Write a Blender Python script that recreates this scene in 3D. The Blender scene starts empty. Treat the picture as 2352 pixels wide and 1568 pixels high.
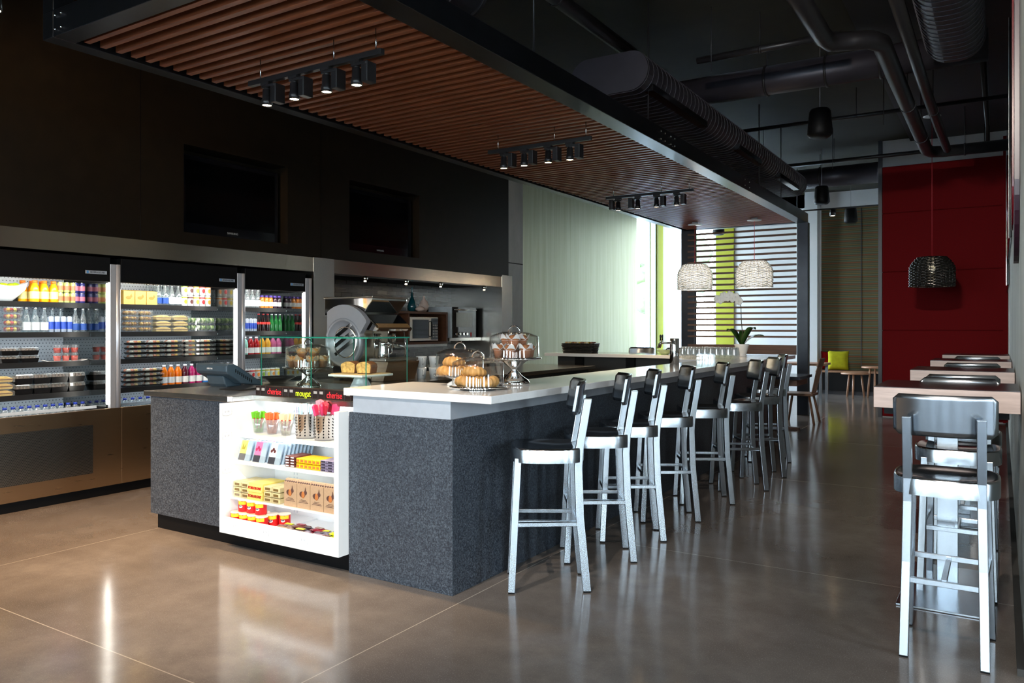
import bpy, math, random
from mathutils import Vector, Matrix
random.seed(7)
PI = math.pi
C = bpy.context.scene.collection
SC = bpy.context.scene

# ------------------------------------------------------------------ camera
cam_d = bpy.data.cameras.new('camera')
cam_d.sensor_width = 36.0
cam_d.lens = 1784.0 / 2352.0 * 36.0
cam_d.shift_y = -32.0 / 2352.0
cam_d.clip_start = 0.05
cam_d.clip_end = 200
cam = bpy.data.objects.new('camera', cam_d)
cam.location = (0, 0, 1.41)
cam.rotation_euler = (PI / 2, 0, math.radians(32.2))
C.objects.link(cam)
SC.camera = cam

# ------------------------------------------------------------------ colour management, world
SC.view_settings.view_transform = 'Standard'
SC.view_settings.look = 'None'
SC.view_settings.gamma = 1.0
SC.view_settings.use_curve_mapping = False
SC.view_settings.exposure = 0.3
cy = SC.cycles
cy.max_bounces = 9
cy.diffuse_bounces = 4
cy.glossy_bounces = 5
cy.transmission_bounces = 6
cy.transparent_max_bounces = 24
cy.sample_clamp_indirect = 6.0
cy.caustics_reflective = False
cy.caustics_refractive = False
cy.use_denoising = True

SKY_LOW, SKY_HIGH = 16.0, 24.0
FRONT_OPEN = [(-5.7, -4.5), (-3.3, -2.1), (-0.9, 0.3), (1.5, 2.7), (3.7, 4.7)]     # shop windows, x ranges
EAST_OPEN = [(-4.2, -3.2), (-1.2, 0.0), (1.9, 2.9)]                                # y ranges
W = bpy.data.worlds.new('daylight')
SC.world = W
W.use_nodes = True
nt = W.node_tree
nt.nodes.clear()
wo = nt.nodes.new('ShaderNodeOutputWorld')
bg = nt.nodes.new('ShaderNodeBackground')
tc = nt.nodes.new('ShaderNodeTexCoord')
sep = nt.nodes.new('ShaderNodeSeparateXYZ')
rmp = nt.nodes.new('ShaderNodeValToRGB')
nt.links.new(tc.outputs['Generated'], sep.inputs[0])
nt.links.new(sep.outputs['Z'], rmp.inputs[0])
nt.links.new(rmp.outputs[0], bg.inputs['Color'])
nt.links.new(bg.outputs[0], wo.inputs['Surface'])
e = rmp.color_ramp.elements
e[0].position = 0.0
e[0].color = (0.80, 0.88, 0.92, 1)
e[1].position = 0.7
e[1].color = (0.50, 0.70, 1.0, 1)
# the sky is brightest towards the far left, where the sun stands
vm = nt.nodes.new('ShaderNodeVectorMath'); vm.operation = 'DOT_PRODUCT'
vm.inputs[1].default_value = (-0.75, 0.62, 0.1)
nt.links.new(tc.outputs['Generated'], vm.inputs[0])
mr = nt.nodes.new('ShaderNodeMapRange'); mr.interpolation_type = 'SMOOTHSTEP'
mr.inputs['From Min'].default_value = -0.2; mr.inputs['From Max'].default_value = 0.8
mr.inputs['To Min'].default_value = SKY_LOW; mr.inputs['To Max'].default_value = SKY_HIGH
nt.links.new(vm.outputs['Value'], mr.inputs['Value'])
nt.links.new(mr.outputs[0], bg.inputs['Strength'])

def portal(loc, rot, sx, sy):
    l = bpy.data.lights.new('window_portal', 'AREA')
    l.shape = 'RECTANGLE'
    l.size = sx
    l.size_y = sy
    l.cycles.is_portal = True
    o = bpy.data.objects.new('window_portal', l)
    o.location = loc
    o.rotation_euler = rot
    C.objects.link(o)
for a_, b_ in FRONT_OPEN: portal(((a_+b_)/2, -4.98, 1.9), (PI / 2, 0, 0), b_-a_, 3.4)
for a_, b_ in EAST_OPEN: portal((4.98, (a_+b_)/2, 1.9), (PI / 2, 0, PI / 2), b_-a_, 3.4)
portal((-6.40, 16.45, 2.2), (PI / 2, 0, -PI / 2), 2.9, 3.6)
portal((-6.1, 17.98, 2.2), (-PI / 2, 0, 0), 0.9, 3.6)

# ------------------------------------------------------------------ mesh builder
def rotmat(rx=0, ry=0, rz=0):
    return Matrix.Rotation(rz, 3, 'Z') @ Matrix.Rotation(ry, 3, 'Y') @ Matrix.Rotation(rx, 3, 'X')

class MB:
    def __init__(s):
        s.v = []; s.f = []; s.m = []; s.s = []
    def add(s, vs, fs, mi=0, sm=False, T=None):
        b = len(s.v)
        for p in vs:
            p = Vector(p)
            if T: p = T(p)
            s.v.append(tuple(p))
        for f in fs:
            s.f.append(tuple(b + i for i in f)); s.m.append(mi); s.s.append(sm)
        return s
    def box(s, x0, y0, z0, x1, y1, z1, mi=0, T=None):
        vs = [(x0,y0,z0),(x1,y0,z0),(x1,y1,z0),(x0,y1,z0),(x0,y0,z1),(x1,y0,z1),(x1,y1,z1),(x0,y1,z1)]
        return s.add(vs, [(0,3,2,1),(4,5,6,7),(0,1,5,4),(1,2,6,5),(2,3,7,6),(3,0,4,7)], mi, False, T)
    def lathe(s, prof, n=28, c=(0,0,0), mi=0, sm=True, T=None):
        vs = []; fs = []; rings = []
        for r, z in prof:
            if r < 1e-6:
                rings.append([len(vs)]); vs.append((c[0], c[1], c[2]+z))
            else:
                a = []
                for i in range(n):
                    t = 2*PI*i/n
                    a.append(len(vs)); vs.append((c[0]+r*math.cos(t), c[1]+r*math.sin(t), c[2]+z))
                rings.append(a)
        for a, b in zip(rings, rings[1:]):
            for i in range(n):
                j = (i+1) % n
                if len(a) == 1 and len(b) == 1: continue
                if len(a) == 1: fs.append((a[0], b[j], b[i]))
                elif len(b) == 1: fs.append((a[i], a[j], b[0]))
                else: fs.append((a[i], a[j], b[j], b[i]))
        return s.add(vs, fs, mi, sm, T)
    def cyl(s, c, r, h, n=24, r2=None, mi=0, sm=True, T=None):
        r2 = r if r2 is None else r2
        s.lathe([(r,0),(r2,h)], n, c, mi, sm, T)
        s.add([(c[0]+r*math.cos(2*PI*i/n), c[1]+r*math.sin(2*PI*i/n), c[2]) for i in range(n)], [tuple(range(n-1,-1,-1))], mi, False, T)
        s.add([(c[0]+r2*math.cos(2*PI*i/n), c[1]+r2*math.sin(2*PI*i/n), c[2]+h) for i in range(n)], [tuple(range(n))], mi, False, T)
        return s
    def tube(s, pts, r, n=8, mi=0, closed=False, sm=True, T=None, rs=None):
        pts = [Vector(p) for p in pts]
        k = len(pts); vs = []; fs = []
        up = None
        for i, p in enumerate(pts):
            if closed: d = pts[(i+1)%k] - pts[i-1]
            else: d = pts[min(i+1,k-1)] - pts[max(i-1,0)]
            d.normalize()
            if up is None:
                up = Vector((0,0,1)) if abs(d.z) < 0.9 else Vector((1,0,0))
            u = d.cross(up); u.normalize(); w = u.cross(d); w.normalize(); up = w
            rr = rs[i] if rs else r
            for j in range(n):
                t = 2*PI*(j+0.5)/n
                vs.append(p + (u*math.cos(t) + w*math.sin(t))*rr)
        m = k if closed else k-1
        for i in range(m):
            a = i*n; b = ((i+1)%k)*n
            for j in range(n):
                fs.append((a+j, b+j, b+(j+1)%n, a+(j+1)%n))
        if not closed:
            fs.append(tuple(range(n))); fs.append(tuple(range((k-1)*n+n-1, (k-1)*n-1, -1)))
        return s.add(vs, fs, mi, sm, T)
    def rod(s, a, b, r, n=8, mi=0, T=None):
        return s.tube([a, b], r, n, mi, T=T)
    def bar(s, a, b, w, t, mi=0, side=(1,0,0), T=None):
        # rectangular bar from a to b; w across `side`, t the other way
        a = Vector(a); b = Vector(b); d = (b-a).normalized(); sd = Vector(side)
        sd = (sd - d*sd.dot(d)).normalized(); o = d.cross(sd)
        vs = []
        for p in (a, b):
            for x, y in ((-1,-1),(1,-1),(1,1),(-1,1)):
                vs.append(p + sd*x*w/2 + o*y*t/2)
        return s.add(vs, [(0,3,2,1),(4,5,6,7),(0,1,5,4),(1,2,6,5),(2,3,7,6),(3,0,4,7)], mi, False, T)
    def prism(s, poly, a, b, axis='Z', mi=0, T=None, sm=False):
        def P(p, h):
            if axis == 'Z': return (p[0], p[1], h)
            if axis == 'X': return (h, p[0], p[1])
            return (p[0], h, p[1])
        n = len(poly)
        vs = [P(p, a) for p in poly] + [P(p, b) for p in poly]
        fs = [(i, (i+1)%n, n+(i+1)%n, n+i) for i in range(n)]
        s.add(vs, fs, mi, sm, T)
        s.add([P(p, a) for p in poly], [tuple(range(n-1,-1,-1))], mi, False, T)
        s.add([P(p, b) for p in poly], [tuple(range(n))], mi, False, T)
        return s
    def blob(s, c, rx, ry, rz, mi=0, nz=0.0, u=16, v=10, seed=0, T=None):
        rnd = random.Random(seed)
        ph = [rnd.uniform(0, 6.28) for _ in range(6)]
        vs = []; fs = []
        for i in range(v+1):
            a = PI*i/v
            for j in range(u):
                b = 2*PI*j/u
                k = 1 + nz*(math.sin(3*b+ph[0]+2*a) * math.sin(2*a+ph[1]) + 0.6*math.sin(5*b+ph[2])*math.sin(4*a+ph[3]))
                vs.append((c[0]+rx*k*math.sin(a)*math.cos(b), c[1]+ry*k*math.sin(a)*math.sin(b), c[2]+rz*k*math.cos(a)))
        for i in range(v):
            for j in range(u):
                fs.append((i*u+j, (i+1)*u+j, (i+1)*u+(j+1)%u, i*u+(j+1)%u))
        return s.add(vs, fs, mi, True, T)
    def build(s, name, mats, parent=None, bevel=0.0, loc=None, seg=2):
        me = bpy.data.meshes.new(name)
        me.from_pydata(s.v, [], s.f)
        if not isinstance(mats, (list, tuple)): mats = [mats]
        for m in mats: me.materials.append(m)
        me.polygons.foreach_set('material_index', s.m)
        me.polygons.foreach_set('use_smooth', s.s)
        bm_fix(me)
        o = bpy.data.objects.new(name, me)
        C.objects.link(o)
        if parent: o.parent = parent
        if loc: o.location = loc
        if bevel:
            b = o.modifiers.new('bevel', 'BEVEL')
            b.width = bevel; b.segments = seg; b.limit_method = 'ANGLE'; b.angle_limit = math.radians(50)
        return o

import bmesh
def bm_fix(me):
    bm = bmesh.new(); bm.from_mesh(me)
    bmesh.ops.remove_doubles(bm, verts=bm.verts, dist=1e-5)
    bmesh.ops.recalc_face_normals(bm, faces=bm.faces)
    bm.to_mesh(me); bm.free()

def tag(o, label=None, cat=None, group=None, kind=None):
    if label: o['label'] = label
    if cat: o['category'] = cat
    if group: o['group'] = group
    if kind: o['kind'] = kind
    return o
def thing(name, label, cat, loc=(0,0,0), rz=0, group=None):
    o = bpy.data.objects.new(name, None)
    o.empty_display_size = 0.05
    C.objects.link(o)
    o.location = loc; o.rotation_euler = (0, 0, rz)
    return tag(o, label, cat, group)
def struct(o):
    o['kind'] = 'structure'; return o
KIDS = {}
def kids(o): return list(o.children)
def copy_tree(o, parent=None):
    c = o.copy(); C.objects.link(c)
    if parent: c.parent = parent
    for ch in kids(o): copy_tree(ch, c)
    return c
def dup(root, loc, rz=None, label=None, group=None):
    r = copy_tree(root)
    r.location = loc
    if rz is not None: r.rotation_euler = (0, 0, rz)
    if label: r['label'] = label
    if group: r['group'] = group
    return r
_txt = {}
def lettering(name, s, size, mat, parent, loc, rot, depth=0.0008, align='CENTER', sx=1.0):
    key = (s, size, depth, align, mat.name)
    if key not in _txt:
        cu = bpy.data.curves.new('t', 'FONT'); cu.body = s; cu.size = size; cu.extrude = depth
        cu.align_x = align; cu.align_y = 'CENTER'; cu.resolution_u = 3
        t = bpy.data.objects.new('t', cu); C.objects.link(t)
        dg = bpy.context.evaluated_depsgraph_get()
        me = bpy.data.meshes.new_from_object(t.evaluated_get(dg))
        me.materials.clear(); me.materials.append(mat)
        bpy.data.objects.remove(t); _txt[key] = me
    o = bpy.data.objects.new(name, _txt[key]); C.objects.link(o)
    if parent: o.parent = parent
    o.location = loc; o.rotation_euler = rot; o.scale = (sx, 1, 1)
    return o
FY = (PI/2, 0, 0)            # lettering that faces -Y
FX = (PI/2, 0, PI/2)         # lettering that faces +X

# ------------------------------------------------------------------ materials
def new_mat(name):
    m = bpy.data.materials.new(name); m.use_nodes = True
    n = m.node_tree.nodes; b = n.get('Principled BSDF')
    return m, m.node_tree, b
def L(nt, a, b): nt.links.new(a, b)
def coords(nt, scale=(1,1,1), kind='Object', rot=(0,0,0)):
    t = nt.nodes.new('ShaderNodeTexCoord'); mp = nt.nodes.new('ShaderNodeMapping')
    mp.inputs['Scale'].default_value = scale; mp.inputs['Rotation'].default_value = rot
    if kind == 'World':
        g = nt.nodes.new('ShaderNodeNewGeometry'); L(nt, g.outputs['Position'], mp.inputs[0])
    else: L(nt, t.outputs[kind], mp.inputs[0])
    return mp.outputs[0]
def noise(nt, vec, sc=5, det=3, rough=0.5):
    n = nt.nodes.new('ShaderNodeTexNoise'); n.inputs['Scale'].default_value = sc
    n.inputs['Detail'].default_value = det; n.inputs['Roughness'].default_value = rough
    L(nt, vec, n.inputs['Vector']); return n.outputs['Fac']
def ramp(nt, fac, stops):
    r = nt.nodes.new('ShaderNodeValToRGB'); L(nt, fac, r.inputs[0])
    el = r.color_ramp.elements
    while len(el) < len(stops): el.new(0.5)
    for i, (p, c) in enumerate(stops):
        el[i].position = p; el[i].color = (c[0], c[1], c[2], 1) if len(c) == 3 else c
    return r.outputs[0]
def bump(nt, b, h, strength=0.2, dist=0.01):
    k = nt.nodes.new('ShaderNodeBump'); k.inputs['Strength'].default_value = strength
    k.inputs['Distance'].default_value = dist
    L(nt, h, k.inputs['Height']); L(nt, k.outputs[0], b.inputs['Normal'])
def math_n(nt, op, a, b=None, c=None):
    m = nt.nodes.new('ShaderNodeMath'); m.operation = op
    for i, x in enumerate((a, b, c)):
        if x is None: continue
        if isinstance(x, (int, float)): m.inputs[i].default_value = x
        else: L(nt, x, m.inputs[i])
    return m.outputs[0]
def mixc(nt, fac, a, b):
    m = nt.nodes.new('ShaderNodeMix'); m.data_type = 'RGBA'
    if isinstance(fac, (int, float)): m.inputs[0].default_value = fac
    else: L(nt, fac, m.inputs[0])
    for i, x in ((6, a), (7, b)):
        if isinstance(x, tuple): m.inputs[i].default_value = (x[0], x[1], x[2], 1)
        else: L(nt, x, m.inputs[i])
    return m.outputs[2]
def S(r, g, b):              # sRGB 0-255 to linear
    f = lambda c: ((c/255+0.055)/1.055)**2.4 if c > 10 else c/255/12.92
    return (f(r), f(g), f(b))

def plain(name, col, rough=0.5, metal=0.0, var=0.06, sc=20, spec=0.5, coat=0.0, bmp=0.0, emit=None, es=0.0):
    m, nt, b = new_mat(name)
    v = coords(nt)
    n = noise(nt, v, sc, 2)
    lo = tuple(c*(1-var) for c in col); hi = tuple(min(1, c*(1+var)) for c in col)
    L(nt, ramp(nt, n, [(0.3, lo), (0.7, hi)]), b.inputs['Base Color'])
    b.inputs['Roughness'].default_value = rough; b.inputs['Metallic'].default_value = metal
    b.inputs['Specular IOR Level'].default_value = spec
    b.inputs['Coat Weight'].default_value = coat
    if bmp: bump(nt, b, n, bmp, 0.004)
    if emit:
        b.inputs['Emission Color'].default_value = (*emit, 1); b.inputs['Emission Strength'].default_value = es
    return m
def brushed(name, col, rough=0.25, stretch=(1, 1, 60), amt=0.08, bmp=0.04):
    m, nt, b = new_mat(name)
    n = noise(nt, coords(nt, stretch), 6, 2)
    L(nt, ramp(nt, n, [(0.3, tuple(c*0.97 for c in col)), (0.7, col)]), b.inputs['Base Color'])
    b.inputs['Metallic'].default_value = 1.0
    L(nt, math_n(nt, 'MULTIPLY_ADD', n, amt, rough - amt/2), b.inputs['Roughness'])
    n2 = noise(nt, coords(nt), 1.7, 1)
    if bmp: bump(nt, b, n2, bmp, 0.02)
    return m
def thin_glass(name, tint=(0.93, 0.98, 0.96), rough=0.0, base=0.04, white=0.0, wcol=(0.9, 0.95, 0.95)):
    m = bpy.data.materials.new(name); m.use_nodes = True; nt = m.node_tree; nt.nodes.clear()
    o = nt.nodes.new('ShaderNodeOutputMaterial')
    t = nt.nodes.new('ShaderNodeBsdfTransparent'); t.inputs[0].default_value = (*tint, 1)
    g = nt.nodes.new('ShaderNodeBsdfGlossy'); g.inputs['Roughness'].default_value = rough
    g.inputs['Color'].default_value = (1, 1, 1, 1)
    fr = nt.nodes.new('ShaderNodeLayerWeight')
    fac = math_n(nt, 'MULTIPLY_ADD', math_n(nt, 'POWER', fr.outputs['Facing'], 5.0), 0.9, base + 0.02)
    n = noise(nt, coords(nt), 9, 1)
    fac = math_n(nt, 'MULTIPLY', fac, math_n(nt, 'MULTIPLY_ADD', n, 0.1, 0.95))
    mx = nt.nodes.new('ShaderNodeMixShader'); L(nt, fac, mx.inputs[0])
    src = t.outputs[0]
    if white:
        d = nt.nodes.new('ShaderNodeBsdfDiffuse'); d.inputs[0].default_value = (*wcol, 1)
        m2 = nt.nodes.new('ShaderNodeMixShader'); m2.inputs[0].default_value = white
        L(nt, t.outputs[0], m2.inputs[1]); L(nt, d.outputs[0], m2.inputs[2]); src = m2.outputs[0]
    L(nt, src, mx.inputs[1]); L(nt, g.outputs[0], mx.inputs[2]); L(nt, mx.outputs[0], o.inputs['Surface'])
    return m
def glow(name, col, s):
    m, nt, b = new_mat(name)
    b.inputs['Base Color'].default_value = (*col, 1)
    L(nt, ramp(nt, noise(nt, coords(nt), 3, 1), [(0, tuple(c*0.96 for c in col)), (1, col)]), b.inputs['Emission Color'])
    b.inputs['Emission Strength'].default_value = s
    return m

M = {}
# floor: polished mottled concrete with sawn joints
def floor_mat():
    m, nt, b = new_mat('polished_concrete')
    v = coords(nt, kind='World')
    n1 = noise(nt, v, 0.9, 5, 0.6); n2 = noise(nt, v, 7, 5, 0.7); n3 = noise(nt, v, 170, 3, 0.8)
    c = ramp(nt, n1, [(0.35, (0.125, 0.102, 0.086)), (0.65, (0.245, 0.208, 0.180))])
    c = mixc(nt, ramp(nt, n2, [(0.35, (0, 0, 0)), (0.7, (0.6, 0.6, 0.6))]), c, (0.13, 0.108, 0.094))
    c = mixc(nt, ramp(nt, n3, [(0.55, (0, 0, 0)), (0.70, (0.75, 0.75, 0.75))]), c, (0.34, 0.30, 0.27))
    sp = nt.nodes.new('ShaderNodeSeparateXYZ'); L(nt, v, sp.inputs[0])
    def joint(o, off, per):
        q = math_n(nt, 'FRACT', math_n(nt, 'DIVIDE', math_n(nt, 'ADD', o, off), per))
        q = math_n(nt, 'ABSOLUTE', math_n(nt, 'SUBTRACT', q, 0.5))
        return math_n(nt, 'GREATER_THAN', q, 0.5 - 0.0028/per)
    jx = joint(sp.outputs['X'], 5.02, 2.67); jy = joint(sp.outputs['Y'], -1.935, 2.755)
    j = math_n(nt, 'MAXIMUM', jx, jy)
    c = mixc(nt, j, c, (0.42, 0.37, 0.31))
    L(nt, c, b.inputs['Base Color'])
    L(nt, math_n(nt, 'MULTIPLY_ADD', n2, 0.08, 0.10), b.inputs['Roughness'])
    b.inputs['Specular IOR Level'].default_value = 0.5
    bump(nt, b, noise(nt, v, 3.5, 2), 0.035, 0.02)
    return m
M['floor'] = floor_mat()
def laminate():
    m, nt, b = new_mat('speckled_charcoal_laminate')
    v = coords(nt)
    n = noise(nt, v, 130, 3, 0.75); n2 = noise(nt, v, 9, 3)
    c = ramp(nt, n, [(0.40, (0.008, 0.011, 0.018)), (0.52, (0.046, 0.057, 0.072)), (0.68, (0.122, 0.147, 0.174))])
    c = mixc(nt, math_n(nt, 'MULTIPLY', n2, 0.3), c, (0.03, 0.035, 0.05))
    L(nt, c, b.inputs['Base Color']); b.inputs['Roughness'].default_value = 0.42
    bump(nt, b, n, 0.05, 0.002)
    return m
M['laminate'] = laminate()
def concrete(name, a, bcol, sc=2.0, rough=0.75, seam=None):
    m, nt, b = new_mat(name)
    v = coords(nt, (1, 1, 0.35), kind='World')
    n1 = noise(nt, v, sc, 6, 0.65); n2 = noise(nt, coords(nt, kind='World'), 30, 3)
    c = ramp(nt, n1, [(0.3, a), (0.7, bcol)])
    c = mixc(nt, math_n(nt, 'MULTIPLY', n2, 0.25), c, tuple(x*0.7 for x in a))
    if seam:
        sp = nt.nodes.new('ShaderNodeSeparateXYZ'); L(nt, coords(nt, kind='World'), sp.inputs[0])
        q = math_n(nt, 'LESS_THAN', math_n(nt, 'ABSOLUTE', math_n(nt, 'SUBTRACT', sp.outputs['Z'], seam)), 0.008)
        c = mixc(nt, q, c, (0.02, 0.02, 0.02))
    L(nt, c, b.inputs['Base Color']); b.inputs['Roughness'].default_value = rough
    bump(nt, b, n2, 0.15, 0.004)
    return m
M['ceiling'] = concrete('painted_black_concrete', (0.012, 0.0105, 0.004), (0.024, 0.021, 0.009), 3, 0.8)
M['deck'] = plain('dark_steel_deck', (0.010, 0.010, 0.013), 0.6)
M['concrete'] = concrete('bare_concrete', (0.32, 0.33, 0.32), (0.50, 0.50, 0.48), 2, 0.7, 2.4)
M['concrete_right'] = concrete('board_marked_concrete', (0.36, 0.38, 0.35), (0.68, 0.70, 0.64), 2.2, 0.55)
M['darkwall'] = plain('dark_bronze_laminate', (0.0085, 0.0058, 0.0032), 0.36, 0, 0.15, 8, 0.18)
M['black'] = plain('matt_black', (0.004, 0.004, 0.0045), 0.5, 0, 0.05, 20, 0.15)
M['black_gloss'] = plain('gloss_black', (0.004, 0.004, 0.005), 0.08)
M['black_soft'] = plain('satin_black_plastic', (0.012, 0.012, 0.013), 0.35)
M['beam'] = plain('blackened_steel', (0.042, 0.046, 0.054), 0.30, 0.92, 0.1, 6)
M['steel'] = brushed('stainless_steel', (0.64, 0.62, 0.58), 0.26, (6, 1, 1), 0.04)
M['steelY'] = brushed('brushed_stainless', (0.60, 0.51, 0.41), 0.20, (1, 0.6, 6), 0.03)  # warm reflected light on the band is tinted into the steel colour
M['base_steel'] = brushed('stainless_warm_light_tint', (0.62, 0.43, 0.26), 0.28, (1, 0.6, 6), 0.03)  # brown tint paints warm reflected light into plain stainless
M['post'] = plain('satin_silver_post', (0.50, 0.52, 0.56), 0.32, 0.5, 0.02)
M['alu'] = plain('brushed_aluminium', (0.41, 0.45, 0.49), 0.25, 1.0, 0.02, 3)
M['chrome'] = plain('chrome', (0.75, 0.74, 0.72), 0.06, 1.0, 0.02)
M['seat_alu'] = plain('polished_seat_pan', (0.42, 0.43, 0.45), 0.12, 1.0, 0.05)
M['white_quartz'] = plain('white_quartz', (0.82, 0.82, 0.82), 0.10, 0, 0.02, 60, 0.6)
M['white'] = plain('white_lacquer', (0.86, 0.86, 0.85), 0.25, 0, 0.01)
M['white_wall'] = plain('white_paint', (0.64, 0.64, 0.64), 0.6, 0, 0.02, 4)
M['white_ceramic'] = plain('white_ceramic', (0.85, 0.85, 0.84), 0.12, 0, 0.01)
M['lime'] = plain('lime_paint', S(138, 140, 10), 0.28, 0, 0.04, 3, 0.5)
def limewall():
    m, nt, b = new_mat('brushed_lime_metallic_panel')
    n = noise(nt, coords(nt, (14, 14, 0.5), kind='World'), 1.0, 4, 0.7)
    L(nt, ramp(nt, n, [(0.3, (0.68, 0.71, 0.47)), (0.7, (0.85, 0.88, 0.68))]), b.inputs['Base Color'])
    b.inputs['Metallic'].default_value = 0.8
    L(nt, math_n(nt, 'MULTIPLY_ADD', n, 0.1, 0.27), b.inputs['Roughness'])
    return m
M['limewash'] = limewall()
M['red_felt'] = plain('red_felt', (0.145, 0.0014, 0.0032), 0.85, 0, 0.10, 60, 0.2)
M['red_dark'] = plain('dark_red_gloss', (0.10, 0.002, 0.006), 0.2)
def wood(name, a, b_, sc=(1, 12, 12), rough=0.45, k=3.0):
    m, nt, b = new_mat(name)
    n = noise(nt, coords(nt, sc), k, 4, 0.6)
    L(nt, ramp(nt, n, [(0.28, a), (0.72, b_)]), b.inputs['Base Color'])
    L(nt, math_n(nt, 'MULTIPLY_ADD', n, 0.15, rough - 0.08), b.inputs['Roughness'])
    bump(nt, b, n, 0.05, 0.003)
    return m
M['brown_wall'] = wood('brown_panelled_wall', (0.30, 0.19, 0.11), (0.42, 0.27, 0.16), (3, 3, 0.6), 0.6)
M['slat_wood'] = wood('reddish_cedar', (0.14, 0.036, 0.013), (0.28, 0.082, 0.028), (1.2, 14, 14), 0.42)
M['walnut'] = wood('dark_walnut', (0.07, 0.035, 0.022), (0.14, 0.07, 0.045), (1.5, 10, 14), 0.5)
M['walnut2'] = wood('stained_walnut_box', (0.06, 0.022, 0.010), (0.12, 0.045, 0.02), (8, 1, 6), 0.45)
M['pale_wood'] = wood('limed_oak', (0.42, 0.33, 0.30), (0.60, 0.49, 0.45), (1.5, 5, 16), 0.5)
M['table_top'] = plain('dark_red_laminate_top', (0.035, 0.018, 0.018), 0.22, 0, 0.05, 20, 0.5)
M['oak'] = wood('warm_oak', (0.22, 0.11, 0.06), (0.36, 0.19, 0.11), (6, 6, 1), 0.45)
M['chair_wood'] = wood('brown_chair_wood', (0.12, 0.06, 0.035), (0.20, 0.105, 0.06), (6, 6, 1), 0.45)
M['board'] = wood('bamboo_board', (0.5, 0.33, 0.16), (0.65, 0.45, 0.24), (2, 9, 9), 0.5)
def brick_mat():
    m, nt, b = new_mat('grey_glazed_brick_tile')
    v = coords(nt, (1, 1, 1), kind='World', rot=(0, 0, 0))
    sp = nt.nodes.new('ShaderNodeSeparateXYZ'); L(nt, v, sp.inputs[0])
    cb = nt.nodes.new('ShaderNodeCombineXYZ'); L(nt, sp.outputs['Y'], cb.inputs[0]); L(nt, sp.outputs['Z'], cb.inputs[1])
    br = nt.nodes.new('ShaderNodeTexBrick'); L(nt, cb.outputs[0], br.inputs['Vector'])
    br.inputs['Color1'].default_value = (0.045, 0.04, 0.042, 1); br.inputs['Color2'].default_value = (0.062, 0.056, 0.058, 1)
    br.inputs['Mortar'].default_value = (0.006, 0.006, 0.006, 1); br.inputs['Scale'].default_value = 1.0
    br.inputs['Brick Width'].default_value = 0.2; br.inputs['Row Height'].default_value = 0.055
    br.inputs['Mortar Size'].default_value = 0.004
    L(nt, br.outputs['Color'], b.inputs['Base Color']); b.inputs['Roughness'].default_value = 0.22
    bump(nt, b, br.outputs['Fac'], -0.5, 0.004)
    return m
M['brick'] = brick_mat()
def perforated(name, base, hole, per=0.02, r=0.25, metal=0.0, rough=0.4, ax=('Y', 'Z')):
    m, nt, b = new_mat(name)
    sp = nt.nodes.new('ShaderNodeSeparateXYZ'); L(nt, coords(nt, kind='World'), sp.inputs[0])
    def fr(o, off=0.0):
        return math_n(nt, 'SUBTRACT', math_n(nt, 'FRACT', math_n(nt, 'ADD', math_n(nt, 'DIVIDE', o, per), off)), 0.5)
    row = math_n(nt, 'FLOOR', math_n(nt, 'DIVIDE', sp.outputs[ax[1]], per))
    odd = math_n(nt, 'MULTIPLY', math_n(nt, 'MODULO', row, 2.0), 0.5)
    u = fr(math_n(nt, 'ADD', sp.outputs[ax[0]], math_n(nt, 'MULTIPLY', odd, per))); w = fr(sp.outputs[ax[1]])
    d = math_n(nt, 'SQRT', math_n(nt, 'ADD', math_n(nt, 'MULTIPLY', u, u), math_n(nt, 'MULTIPLY', w, w)))
    h = math_n(nt, 'LESS_THAN', d, r)
    L(nt, mixc(nt, h, base, hole), b.inputs['Base Color'])
    b.inputs['Roughness'].default_value = rough
    if metal: L(nt, math_n(nt, 'MULTIPLY', math_n(nt, 'SUBTRACT', 1.0, h), metal), b.inputs['Metallic'])
    return m
M['peg'] = perforated('perforated_white_back', (0.62, 0.66, 0.70), (0.10, 0.12, 0.15), 0.028, 0.17)
M['grille'] = perforated('perforated_steel_grille', (0.30, 0.29, 0.26), (0.01, 0.01, 0.01), 0.012, 0.33, 1.0, 0.3)
def textile():
    m, nt, b = new_mat('striped_woven_textile')
    v = coords(nt, kind='World')
    sp = nt.nodes.new('ShaderNodeSeparateXYZ'); L(nt, v, sp.inputs[0])
    z = sp.outputs['Z']
    q = math_n(nt, 'FRACT', math_n(nt, 'DIVIDE', z, 0.155))
    c = ramp(nt, q, [(0.0, (0.10, 0.085, 0.03)), (0.10, (0.30, 0.055, 0.015)), (0.20, (0.05, 0.06, 0.02)), (0.34, (0.14, 0.16, 0.11)), (0.46, (0.03, 0.055, 0.02)), (0.58, (0.25, 0.13, 0.03)), (0.68, (0.045, 0.07, 0.035)), (0.84, (0.14, 0.12, 0.07)), (1.0, (0.035, 0.04, 0.015))])
    w = noise(nt, coords(nt, (60, 60, 160), kind='World'), 3, 2)
    c = mixc(nt, math_n(nt, 'MULTIPLY', w, 0.6), c, (0.05, 0.045, 0.025))
    L(nt, c, b.inputs['Base Color']); b.inputs['Roughness'].default_value = 0.9
    bump(nt, b, w, 0.3, 0.005)
    return m
M['textile'] = textile()
M['glass'] = thin_glass('window_glass', (0.97, 0.99, 0.98), 0.0, 0.0)
M['case_glass'] = thin_glass('case_glass', (0.95, 0.985, 0.97), 0.0, 0.02)
M['glass_edge'] = plain('green_glass_edge', (0.02, 0.20, 0.14), 0.15)
M['dome'] = thin_glass('clear_acrylic_dome', (0.985, 0.985, 0.985), 0.02, 0.035)
M['clear'] = thin_glass('clear_plastic', (0.93, 0.95, 0.96), 0.06, 0.06, 0.09)
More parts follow.
